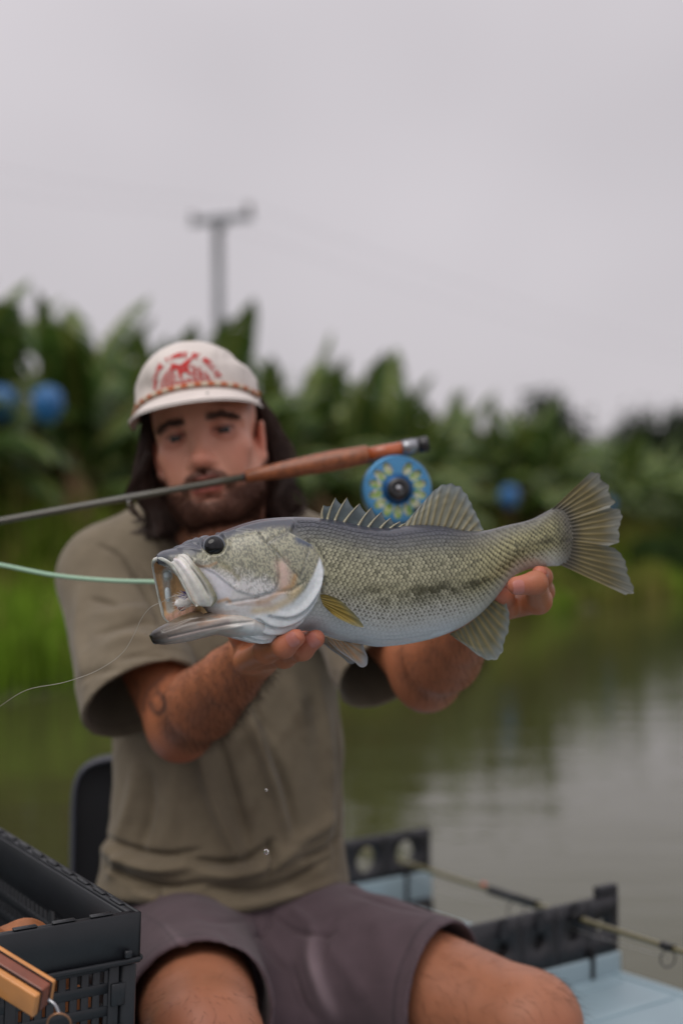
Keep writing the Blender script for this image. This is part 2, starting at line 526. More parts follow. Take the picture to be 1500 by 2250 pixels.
# ---- banana plants
def leaf_mesh(name, L, wid, up, droop, seed, m, tatter=0.5, fold=0.35):
    r = np.random.default_rng(seed)
    ns, nt = 15, 4
    s = np.linspace(0, 1, ns)
    ang = up - droop * s ** 1.6                      # elevation along the midrib
    dx = np.cos(ang) * L / (ns - 1); dz = np.sin(ang) * L / (ns - 1)
    x = np.r_[0, np.cumsum(dx)[:-1]]; z = np.r_[0, np.cumsum(dz)[:-1]]
    w = wid * np.clip(np.sin(np.pi * np.clip((s - 0.12) / 0.88, 0, 1)) ** 0.55, 0.0, 1)
    w = np.maximum(w * (1 - 0.25 * s), 0.015)
    V, F, C = [], [], []
    mid = lin((150, 158, 82)); g1 = lin((58, 84, 34)); g2 = lin((92, 118, 54)); br = lin((122, 100, 58))
    for side in (-1, 1):
        for k in range(ns - 1):
            gap = r.random() < tatter
            j = 0.012 * L if gap else 0.0
            tw = r.normal(0, 0.22 if gap else 0.05)
            base = len(V)
            for kk, e in ((k, 0), (k + 1, -j)):
                for t in np.linspace(0, 1, nt):
                    ww = w[kk] * t
                    fx = x[kk] + e * t + ww * 0.35
                    hang = fold * ww + 0.5 * ww * ww / wid * (0.8 + tw) + tw * ww * 0.5
                    V.append((fx, side * ww * (1 - 0.1 * abs(tw)), z[kk] - hang + 0.10 * ww))
                    c = mid if t == 0 else (g1 * (1 - 0.5 * r.random()) + g2 * 0.5 * r.random())
                    if t == 1 and r.random() < 0.25: c = c * 0.5 + br * 0.5
                    C.append(c)
            for t in range(nt - 1):
                a = base + t; F.append((a, a + 1, a + nt + 1, a + nt))
    rv, rf = tube(np.stack([x, 0 * x, z - 0.008], -1), np.linspace(0.028, 0.006, ns), 5)
    n0 = len(V); V = np.concatenate([np.array(V), rv]); C = C + [mid * 0.8] * len(rv)
    Fs = [np.array(F)] + [f + n0 for f in rf]
    return make_mesh(name, V, Fs, np.array(C), True, m)

def build_plants():
    m = mat('banana_leaf', (0, 0, 0), rough=0.42, vcol=True, var=0.2, vscale=6, spec=0.4)
    nodes = m.node_tree.nodes; links = m.node_tree.links; b = nodes['Principled BSDF']
    tr = nodes.new('ShaderNodeBsdfTranslucent'); ms = nodes.new('ShaderNodeMixShader'); ms.inputs[0].default_value = 0.3
    links.new(nodes['Color Attribute'].outputs[0], tr.inputs[0]); links.new(b.outputs[0], ms.inputs[1]); links.new(tr.outputs[0], ms.inputs[2])
    links.new(ms.outputs[0], nodes['Material Output'].inputs[0])
    md = mat('dry_banana_leaf', (96, 76, 48), rough=0.9, var=0.35, vscale=9)
    mst = mat('banana_stem', (112, 98, 62), rough=0.75, var=0.4, vscale=7, bump=0.4, bscale=30, bdist=0.01)
    mbag = mat('blue_bunch_bag', (48, 106, 162), rough=0.35, var=0.12, vscale=9, bump=0.5, bscale=14, bdist=0.02)
    leaves = [leaf_mesh('leaf', 1.75, 0.26, R(82), R(55), 1, m, 0.35),
              leaf_mesh('leaf', 1.9, 0.29, R(68), R(95), 2, m, 0.5),
              leaf_mesh('leaf', 1.8, 0.28, R(50), R(110), 3, m, 0.65),
              leaf_mesh('leaf', 1.45, 0.24, R(86), R(25), 4, m, 0.15),
              leaf_mesh('leaf', 1.7, 0.27, R(30), R(105), 5, m, 0.7)]
    dry = [leaf_mesh('dry_leaf', 1.15, 0.14, R(-35), R(50), 8, md, 0.9, 0.9), leaf_mesh('dry_leaf', 1.0, 0.12, R(-50), R(35), 9, md, 0.9, 0.9)]
    sv, sf = tube(curve_pts([(0, 0, -0.15), (0.02, 0.01, 0.5), (0.0, 0.0, 1.15)], 7), np.linspace(0.13, 0.075, 7), 10)
    stem = make_mesh('pseudostem', sv, sf, None, True, mst)
    spots = []
    # front row follows the levee, one plant about every 1.2 m; two more rows behind close the gaps
    for row, (acr, step, n, start) in enumerate([(2.75, 0.98, 34, -4.0), (4.6, 1.3, 28, -4.0), (6.8, 1.6, 24, -4.0)]):
        a = start
        for k in range(n):
            spots.append((a + rng.normal(0, 0.16), acr + rng.normal(0, 0.22), row)); a += step * (1 + 0.012 * k)
    desc = ['upright', 'drooping', 'ragged', 'full', 'narrow', 'leaning']
    for i, (al, ac, row) in enumerate(spots):
        xy = bank_xy(al, ac); zb = float(bank_h(al, ac)) - 0.05
        hs = (np.interp(al, [-4, 3, 12, 30], [1.20, 1.18, 1.22, 1.10]) + 0.04 * row) * (0.88 + 0.24 * rng.random())
        lab = ['banana plant with tattered green leaves in the front row along the levee',
               'banana plant with tattered green leaves in the second row behind the levee',
               'banana plant with tattered green leaves in the third row behind the levee'][row]
        t = thing('banana_plant', lab, 'banana plant', (xy[0], xy[1], zb), ('banana plants in the front row above the pond', 'banana plants in the second row', 'banana plants in the third row')[row])
        def kid(me, nm, loc, rz, sc, tilt=0):
            o = bpy.data.objects.new(nm, me); COL.objects.link(o); o.parent = t
            o.location = loc; o.rotation_euler = (tilt, 0, rz); o.scale = (sc, sc, sc)
        kid(stem, 'pseudostem', (0, 0, 0), rng.random() * 6, hs)
        nl = (13, 9, 7)[row]; off = rng.random() * 6
        for k in range(nl):
            q = leaves[[3, 0, 0, 1, 1, 2, 2, 4, 0, 1, 2, 4, 2][k]]
            kid(q, 'leaf', (0, 0, hs * (1.08 - 0.055 * k)), off + k * 2.399 + rng.normal(0, 0.2), hs * (0.70 + 0.26 * rng.random()), rng.normal(0, 0.08))
        if row == 0:
            for k in range(3):
                kid(dry[k % 2], 'dry_leaf', (0, 0, hs * 1.0), off + k * 2.1 + rng.random(), hs * (0.8 + 0.3 * rng.random()))
    # blue plastic sleeves round the fruit bunches
    for px, py, Y, hh, lab in ((106, 890, 12.0, 0.32, 'blue plastic bag over a banana bunch beside the tan dry stem'),
                               (0, 888, 12.4, 0.32, 'blue plastic bag over a banana bunch half hidden by dark leaves'),
                               (1118, 1092, 21.0, 0.34, 'blue plastic bag over a bunch above the tail of the fish'),
                               (1335, 1112, 26.0, 0.26, 'faint blue plastic bag low in the far banana row')):
        c = P(px, py, Y)
        th = np.linspace(0, 1, 12)
        prof = np.stack([0.40 * hh * (0.30 + 0.75 * np.sin(np.pi * np.clip(th * 0.9, 0, 1)) ** 0.7) * np.where(th > 0.93, 0.3, 1), hh * (th - 0.5)], -1)
        V, F = lathe(prof, 18, (0, 0, 1), c)
        V += (fbm(V * 9, 5)[:, None] - 0.5) * 0.06 * np.array([1, 1, 0.4])
        o = part('bunch_bag', (V, F), mbag, None)
        tag(o, lab, 'bag', 'blue bags on the banana bunches')

def build_thicket():
    """the rest of the plantation, a mass of leaves behind the rows"""
    m = bpy.data.materials['banana_leaf']
    N = 26000
    al = -14 + 90 * rng.random(N); ac = 8.5 + 9 * rng.random(N) ** 1.5
    xy = bank_xy(al, ac); top = np.interp(al, [-10, 3, 14, 40], [3.1, 3.0, 2.5, 2.2]) * (0.8 + 0.35 * vnoise(np.stack([al * 0.9, ac * 0.9], -1), 6))
    z = 0.9 + top * rng.random(N) ** 0.8
    p = np.concatenate([xy, z[:, None]], -1)
    a = rng.random(N) * 6.28; el = rng.uniform(-0.6, 1.3, N)
    u = np.stack([np.cos(a) * np.cos(el), np.sin(a) * np.cos(el), np.sin(el)], -1); w = np.cross(u, [0, 0, 1.0]); w /= np.linalg.norm(w, axis=1)[:, None]
    L = rng.uniform(0.35, 0.8, (N, 1)); W = rng.uniform(0.08, 0.16, (N, 1))
    V = np.stack([p - u * L * 0.5, p + w * W, p + u * L * 0.5 - [0, 0, 0.08], p - w * W], 1).reshape(-1, 3)
    c = lin((66, 90, 42)) * (0.5 + 0.8 * rng.random((N, 1)))
    o = part('banana_thicket', (V, [np.arange(N * 4).reshape(-1, 4)]), m, None, col=np.repeat(c, 4, 0), smooth=False)
    tag(o, 'dense banana foliage filling the field behind the rows', 'foliage', kind='stuff')

def build_trees():
    """dark rounded trees far beyond the end of the plantation"""
    ml = mat('far_foliage', (0, 0, 0), rough=0.7, vcol=True, spec=0.2)
    mt = mat('far_bark', (70, 60, 50), rough=0.9, var=0.3)
    for px, Y, H, w, lab in ((1215, 62, 6.6, 2.6, 'dark rounded tree rising just above the far end of the banana row'),
                             (1375, 70, 6.4, 2.6, 'dark tree with a small pointed crown on the far skyline'),
                             (1440, 75, 6.9, 3.2, 'dark broad tree between two others on the far skyline'),
                             (1505, 72, 6.8, 3.0, 'dark tree cut by the frame edge on the far skyline'),
                             (1570, 70, 7.4, 3.4, 'dark tree standing last in the far group')):
        b0 = P(px, HOR, Y); b0[2] = 0.9
        t = thing('far_tree', lab, 'tree', b0, 'dark trees beyond the plantation')
        limbs = [tube(curve_pts([b0, b0 + [0.1, 0, H * 0.3], b0 + [0, 0, H * 0.75]], 8), np.linspace(0.22, 0.05, 8), 8)]
        for k in range(6):
            a = k * 1.05; q = b0 + [0, 0, H * (0.25 + 0.06 * k)]
            limbs.append(tube(curve_pts([q, q + [math.cos(a) * w * 0.3, math.sin(a) * w * 0.3, 0.5], q + [math.cos(a) * w * 0.6, math.sin(a) * w * 0.6, 1.4]], 5), np.linspace(0.09, 0.02, 5), 6))
        part('trunk', merge(*limbs), mt, t)
        N = 5200
        cl = rng.normal(size=(26, 3)); cl /= np.linalg.norm(cl, axis=1)[:, None]
        cl = cl * (0.45 + 0.5 * rng.random((26, 1))) * [w * 0.62, w * 0.62, H * 0.36] + b0 + [0, 0, H * 0.56]
        p = cl[rng.integers(0, 26, N)] + rng.normal(size=(N, 3)) * [w * 0.16, w * 0.16, H * 0.075]
        p[:, 2] = np.maximum(p[:, 2], b0[2] + 0.4)
        u = rng.normal(size=(N, 3)); u /= np.linalg.norm(u, axis=1)[:, None]
        v = np.cross(u, rng.normal(size=(N, 3))); v /= np.linalg.norm(v, axis=1)[:, None]
        sz = 0.10 + 0.1 * rng.random((N, 1))
        V = np.stack([p - u * sz, p + v * sz * 0.5, p + u * sz, p - v * sz * 0.5], 1).reshape(-1, 3)
        c = lin((44, 56, 36)) * (0.6 + 0.9 * rng.random((N, 1)))
        part('crown', (V, [np.arange(N * 4).reshape(-1, 4)]), ml, t, col=np.repeat(c, 4, 0), smooth=False)
    # dark leafy shrubs on the bank
    for al, ac, r, lab in ((21.5, 0.9, 0.75, 'dark green leafy shrub at the water edge below the tail fin'), (16, 1.2, 0.5, 'small dark shrub in the bank grass behind the hand'),
                           (27, 1.4, 0.9, 'wide dark shrub on the bank by the far water'), (3.2, 1.5, 0.45, 'low dark shrub in the bright bank grass')):
        xy = bank_xy(al, ac); b0 = np.array([xy[0], xy[1], float(bank_h(al, ac))])
        t = thing('bank_shrub', lab, 'shrub', b0, 'shrubs on the pond bank')
        st = [tube(curve_pts([b0 - [0, 0, 0.05], b0 + [math.cos(a) * r * 0.2, math.sin(a) * r * 0.2, r * 0.5], b0 + [math.cos(a) * r * 0.6, math.sin(a) * r * 0.6, r * 0.9]], 5), np.linspace(0.02, 0.006, 5), 5) for a in np.arange(6) * 1.05]
        part('stems', merge(*st), mt, t)
        N = 1600
        q = rng.normal(size=(N, 3)); q /= np.linalg.norm(q, axis=1)[:, None]
        p = b0 + [0, 0, r * 0.55] + q * (rng.random((N, 1)) ** 0.4) * [r, r, r * 0.6] * (0.7 + 0.6 * vnoise(q * 2.2, 4)[:, None])
        u = rng.normal(size=(N, 3)); u /= np.linalg.norm(u, axis=1)[:, None]
        v = np.cross(u, rng.normal(size=(N, 3))); v /= np.linalg.norm(v, axis=1)[:, None]
        sz = 0.05 + 0.06 * rng.random((N, 1))
        V = np.stack([p - u * sz, p + v * sz * 0.45, p + u * sz, p - v * sz * 0.45], 1).reshape(-1, 3)
        c = lin((50, 72, 28)) * (0.5 + 0.9 * rng.random((N, 1)))
        part('foliage', (V, [np.arange(N * 4).reshape(-1, 4)]), ml, t, col=np.repeat(c, 4, 0), smooth=False)

def build_pole():
    mc = mat('weathered_concrete', (128, 132, 136), rough=0.9, var=0.12, vscale=3)
    mi = mat('glazed_insulator', (96, 84, 74), rough=0.3)
    Y = 40.0
    base = P(483, HOR, Y); base[2] = 0.9
    top = P(479, 478, Y)
    t = thing('utility_pole', 'grey concrete utility pole with a crossarm behind the banana plants', 'utility pole', base)
    part('shaft', tube(np.linspace(base, top, 6), np.linspace(0.17, 0.12, 6), 14), mc, t)
    a, b = P(418, 489, Y - 0.25), P(556, 475, Y - 0.05)
    part('crossarm', box((a + b) / 2, (np.linalg.norm(b - a) / 2, 0.06, 0.10), frame(b - a), 0.01), mc, t)
    part('top_collar', box(P(484, 488, Y - 0.16), (0.16, 0.12, 0.17), None, 0.02), mc, t)
    tips = []
    for f in (0.05, 0.93):
        q = a + (b - a) * f + [0, 0, 0.1]
        hgt = 0.28 if f > 0.5 else 0.14
        pr = [(0.0, 0), (0.03, 0), (0.03, 0.05), (0.10, 0.06), (0.11, hgt * 0.5), (0.06, hgt * 0.55), (0.09, hgt * 0.62), (0.07, hgt), (0, hgt)]
        part('insulator', lathe(pr, 14, (0, 0, 1), q), mi, t); tips.append(q + [0, 0, hgt])
    mw = mat('wire', (120, 122, 126), rough=0.6)
    for tip, lab in zip(tips, ('thin overhead wire running from the left insulator of the pole', 'thin overhead wire running from the right insulator of the pole')):
        far = tip + np.array([-14.0, -6.0, 1.6])
        pts = [tip + (far - tip) * s - np.array([0, 0, 1.2 * 4 * s * (1 - s) * 0.4]) for s in np.linspace(0, 1, 20)]
        far2 = tip + np.array([26.0, 34.0, -0.4])
        pts2 = [tip + (far2 - tip) * s - np.array([0, 0, 1.2 * 4 * s * (1 - s) * 0.6]) for s in np.linspace(1, 0, 20)]
        o = part('power_line', tube(pts2[:-1] + pts, 0.004, 5), mw, None)
        tag(o, lab, 'wire', 'overhead wires on the pole')

build_setting()
build_grass()
build_plants()
build_thicket()
build_trees()
build_pole()
# ------------------------------------------------------------------ the bass
FA = R(16)
FO = P(860, 1280, 1.52)
EU = np.array([math.cos(FA), math.sin(FA), 0]); EN = np.array([math.sin(FA), -math.cos(FA), 0]); EZ = np.array([0, 0, 1.0])
CAMP = np.array([0, 0, CAM_H])

def fpx(px, py, off=0.0):
    """photo pixel onto the fish's own plane (off metres towards its near side)"""
    px, py, off = np.broadcast_arrays(np.asarray(px, float), np.asarray(py, float), np.asarray(off, float))
    d = np.stack([(px - 750) / FPX, np.ones_like(px), -(py - HOR) / FPX], -1)
    t = (off + (FO - CAMP) @ EN) / (d @ EN)
    return CAMP + d * t[..., None]

def mirror_f(V):
    V = np.asarray(V, float)
    return V - 2 * ((V - FO) @ EN)[..., None] * EN

def fish_px(V):
    """photo coordinates of a point of either flank, read on the near flank"""
    s = (V - FO) @ EN
    Vn = np.where((s < 0)[..., None], mirror_f(V), V)
    return proj(Vn)

TOP = np.array([(352, 1228), (357, 1223), (372, 1217), (388, 1212), (402, 1202), (412, 1195), (433, 1187), (467, 1177), (500, 1163), (533, 1151), (567, 1142), (600, 1138), (640, 1136),
                (700, 1138), (757, 1147), (799, 1156), (853, 1160), (885, 1156), (917, 1153), (970, 1156), (1023, 1166), (1062, 1166), (1110, 1155), (1174, 1138), (1200, 1124), (1222, 1114), (1245, 1122), (1264, 1156)], float)
BOT = np.array([(352, 1229), (370, 1238), (400, 1262), (440, 1318), (470, 1368), (500, 1398), (527, 1407), (553, 1413), (590, 1408), (633, 1394), (665, 1386), (709, 1394), (730, 1402), (783, 1414),
                (831, 1421), (863, 1419), (917, 1411), (982, 1392), (1014, 1377), (1056, 1346), (1088, 1312), (1116, 1275), (1142, 1258), (1174, 1248), (1206, 1244), (1232, 1242), (1250, 1234), (1264, 1204)], float)
HW = np.array([(352, .003), (370, .013), (400, .021), (440, .027), (480, .031), (540, .036), (610, .041), (670, .0415), (740, .041), (820, .0415), (900, .038), (980, .032), (1060, .024), (1130, .017), (1190, .0125), (1240, .0052), (1264, .0009)])
def f_top(x): return pinterp(x, TOP[:, 0], TOP[:, 1])
def f_bot(x): return pinterp(x, BOT[:, 0], BOT[:, 1])
def f_hw(x): return pinterp(x, HW[:, 0], HW[:, 1])
def f_surf(x, t, side=1):
    """flank point at photo column x, t = 0 back .. 1 belly"""
    x = np.asarray(x, float); t = np.asarray(t, float)
    y = f_top(x) + (f_bot(x) - f_top(x)) * t
    q = 2 * t - 1
    # widest a little above the middle, belly rounder than the back
    w = f_hw(x) * np.clip(1 - np.abs(q) ** np.where(q < 0, 1.9, 2.3), 0, 1) ** 0.58
    return fpx(x, y, 0.0) + side * w[..., None] * EN

# --- features of the head, in photo coordinates
HEADP = [(648, 1160), (640, 1172), (664, 1186), (688, 1198), (697, 1214), (706, 1232), (712, 1252), (711, 1272), (706, 1296), (698, 1318), (684, 1342), (664, 1364), (640, 1386), (600, 1425), (300, 1440), (300, 1160), (500, 1100), (640, 1100)]
CHEEK = [(566, 1174), (586, 1198), (602, 1212), (609, 1232), (613, 1258), (609, 1288), (596, 1302), (560, 1311), (520, 1300), (470, 1262), (424, 1238), (420, 1226), (450, 1232), (500, 1190)]
OPERC = [(590, 1194), (610, 1182), (632, 1174), (664, 1186), (681, 1196), (674, 1216), (666, 1246), (657, 1269), (628, 1238), (606, 1216)]
WHITE = [(424, 1236), (450, 1246), (470, 1254), (494, 1272), (512, 1292), (508, 1314), (482, 1316), (476, 1296), (466, 1272), (446, 1252)]
RIDGES = [[(596, 1348), (632, 1348), (662, 1334), (684, 1314), (700, 1292), (708, 1266)],
          [(570, 1354), (590, 1366), (612, 1368), (640, 1360), (664, 1346), (690, 1322)],
          [(552, 1362), (566, 1374), (582, 1382), (610, 1382), (634, 1376), (656, 1362)],
          [(526, 1384), (542, 1393), (558, 1398), (590, 1401), (612, 1396)],
          [(520, 1362), (534, 1376), (556, 1388), (580, 1394)]]
EYE = np.array([471, 1201.0])

def head_disp(p):
    """raised plates and folds of the head, metres"""
    h = 0.0052 * smooth01(-1, 7, sd_poly(p, HEADP))
    h = h + 0.0018 * smooth01(0, 5, sd_poly(p, CHEEK))
    h = h + 0.0009 * smooth01(0, 7, sd_poly(p, OPERC))
    for k, r in enumerate(RIDGES):
        r = curve_pts(r, 18)
        d, t = seg_dist(p, r)
        side = np.sign((p[..., 1] - np.interp(p[..., 0], r[:, 0], r[:, 1])))
        dd = d * side
        f = np.sin(np.pi * np.clip(t, 0.02, 0.98)) ** 0.4
        h = h + f * (0.0040 * np.exp(-(np.maximum(-dd, 0) / 9) ** 2) * np.exp(-(np.maximum(dd, 0) / 1.8) ** 2) - 0.0030 * np.exp(-((dd - 4) / 3.0) ** 2))
    # eye socket
    de = np.linalg.norm((p - EYE) / [1, 0.95], axis=-1)
    h = h - 0.002 * np.exp(-((de - 23) / 4) ** 2) + 0.0015 * np.exp(-((de - 30) / 5) ** 2)
    # nostril fold and crown grooves
    for pl, a, w in ([[(404, 1204), (420, 1200), (436, 1205)], -0.0013, 2.5], [[(398, 1214), (420, 1212), (440, 1216)], 0.0012, 3],
                     [[(520, 1170), (548, 1171), (572, 1176)], 0.0012, 1.8], [[(588, 1196), (606, 1184), (632, 1172)], -0.0009, 3],
                     [[(606, 1214), (628, 1242), (656, 1274)], -0.0006, 2.4], [[(657, 1269), (664, 1242), (676, 1214)], -0.0006, 2.2],
                     [[(560, 1312), (600, 1300), (640, 1296), (668, 1276)], -0.0014, 3.0], [[(500, 1322), (530, 1318), (566, 1312)], -0.0014, 3],
                     [[(566, 1174), (586, 1198), (602, 1212), (612, 1240), (612, 1270), (606, 1292)], -0.0012, 2.2],
                     [[(484, 1240), (506, 1256), (522, 1270), (518, 1282)], -0.001, 5]):
        d, _ = seg_dist(p, pl)
        h = h + a * np.exp(-(d / w) ** 2)
    return h

def body_base_col(x, t, p):
    """flank colour of the skin without the scale pattern"""
    st = np.array([0, .07, .16, .27, .40, .52, .62, .75, .88, 1.0])
    cs = lin(np.array([(58, 60, 70), (62, 65, 74), (88, 90, 86), (136, 135, 112), (156, 153, 126), (156, 153, 126), (172, 170, 150), (202, 202, 194), (206, 211, 215), (196, 204, 211)]))
    c = np.stack([np.interp(t, st, cs[:, k]) for k in range(3)], -1)
    tail = smooth01(960, 1100, x)
    c = mixc(c, np.stack([np.interp(t, [0, .1, .3, .62, .8, 1], lin(np.array([(84, 84, 84), (112, 110, 92), (150, 146, 108), (158, 154, 116), (190, 188, 170), (186, 188, 184)]))[:, k]) for k in range(3)], -1), tail)
    band = np.exp(-((t - (0.55 - 0.03 * tail)) / 0.075) ** 2)
    nz = smooth01(0.40, 0.62, fbm(p * [0.045, 0.10], 17, 3))
    c = mixc(c, lin((66, 64, 40)), band * nz * 0.75 * smooth01(700, 860, x))
    n2 = smooth01(0.48, 0.68, fbm(p * [0.08, 0.16], 31, 3)) * np.exp(-((t - 0.40) / 0.14) ** 2)
    c = mixc(c, lin((88, 88, 62)), n2 * 0.25)
    # dusky end of the tail stalk
    c = mixc(c, lin((86, 82, 76)), smooth01(1206, 1250, x) * 0.85)
    return c

def head_col(p, t):
    x, y = p[..., 0], p[..., 1]
    dark = lin((74, 77, 86)); gold = lin((160, 158, 136)); white = lin((208, 206, 206)); pink = lin((206, 178, 166)); orange = lin((192, 142, 84)); memb = lin((216, 221, 224))
    mot = lin((96, 97, 88))
    c = np.broadcast_to(gold, p.shape[:-1] + (3,)).copy()
    up = np.interp(x, [340, 430, 480, 540, 600, 660, 700], [1236, 1222, 1196, 1176, 1166, 1168, 1176])
    low = np.interp(x, [420, 470, 520, 560, 610, 660], [1240, 1252, 1262, 1268, 1284, 1330])
    c = mixc(c, white, smooth01(-16, 14, y - low + 26 * (fbm(p * 0.06, 8) - 0.5)))
    m1 = smooth01(0.38, 0.64, fbm(p * [0.36, 0.33], 5, 4))
    c = mixc(c, mot, m1 * 0.80 * (1 - smooth01(-6, 22, y - low)) )
    m2 = smooth01(0.56, 0.66, fbm(p * 0.28, 15, 2))
    c = mixc(c, lin((120, 122, 118)), m2 * 0.5 * smooth01(-14, 6, y - low) * (1 - smooth01(24, 52, y - low)) * smooth01(0, 4, sd_poly(p, CHEEK)))
    c = mixc(c, dark, 1 - smooth01(-7, 9, y - up + 8 * (fbm(p * 0.1, 3) - 0.5)))
    # pale patch behind the jaw plate, ochre rim under the eye
    c = mixc(c, lin((214, 212, 218)), smooth01(-2, 4, sd_poly(p, WHITE)))
    d, _ = seg_dist(p, [(426, 1240), (444, 1246), (460, 1246), (474, 1240)])
    c = mixc(c, lin((150, 122, 90)), np.exp(-(d / 3) ** 2) * 0.8)
    d, _ = seg_dist(p, [(486, 1244), (508, 1256), (524, 1272)])
    c = mixc(c, lin((132, 126, 96)), np.exp(-(d / 6) ** 2) * 0.7)
    # gill cover: opercle mottled, pink and ochre bare skin, blue grey ear flap
    d, _ = seg_dist(p, [(618, 1246), (624, 1262), (622, 1286)])
    c = mixc(c, pink, np.exp(-(d / 13) ** 2) * 0.9)
    d, _ = seg_dist(p, [(646, 1266), (640, 1286), (612, 1300), (586, 1318), (566, 1322)])
    c = mixc(c, orange, np.exp(-(d / 6) ** 2) * 0.55)
    d, _ = seg_dist(p, [(650, 1296), (630, 1318), (596, 1336), (560, 1340)])
    c = mixc(c, lin((204, 184, 146)), np.exp(-(d / 10) ** 2) * 0.75)
    d, _ = seg_dist(p, [(482, 1318), (500, 1314), (506, 1320)])
    c = mixc(c, orange, np.exp(-(d / 4) ** 2) * 0.7)
    d, _ = seg_dist(p, [(652, 1192), (666, 1198), (678, 1200)])
    c = mixc(c, lin((70, 80, 98)), np.exp(-(d / 7.5) ** 2) * 0.95)
    d, _ = seg_dist(p, [(592, 1196), (612, 1186), (634, 1174)])
    c = mixc(c, lin((58, 62, 66)), np.exp(-(d / 5) ** 2) * 0.55)
    for pl in ([(568, 1176), (586, 1198), (604, 1212), (614, 1228)], [(600, 1212), (632, 1244), (658, 1270)], [(657, 1269), (668, 1240), (676, 1214)]):
        d, _ = seg_dist(p, pl)
        c = mixc(c, lin((96, 98, 96)), np.exp(-(d / 1.7) ** 2) * 0.5)
    # membrane below and behind
    g = np.minimum(smooth01(-4, 12, y - np.interp(x, [440, 520, 560, 600, 640, 668, 686, 698, 706], [1350, 1350, 1342, 1338, 1318, 1290, 1258, 1228, 1205])), 1)
    c = mixc(c, memb * (0.93 + 0.14 * fbm(p * 0.05, 9))[..., None], g)
    d, _ = seg_dist(p, [(440, 1352), (500, 1334), (556, 1322), (590, 1322)])
    c = mixc(c, lin((172, 146, 132)), np.exp(-(d / 12) ** 2) * 0.5 * smooth01(0.4, 0.6, fbm(p * [0.03, 0.12], 12)))
    return c

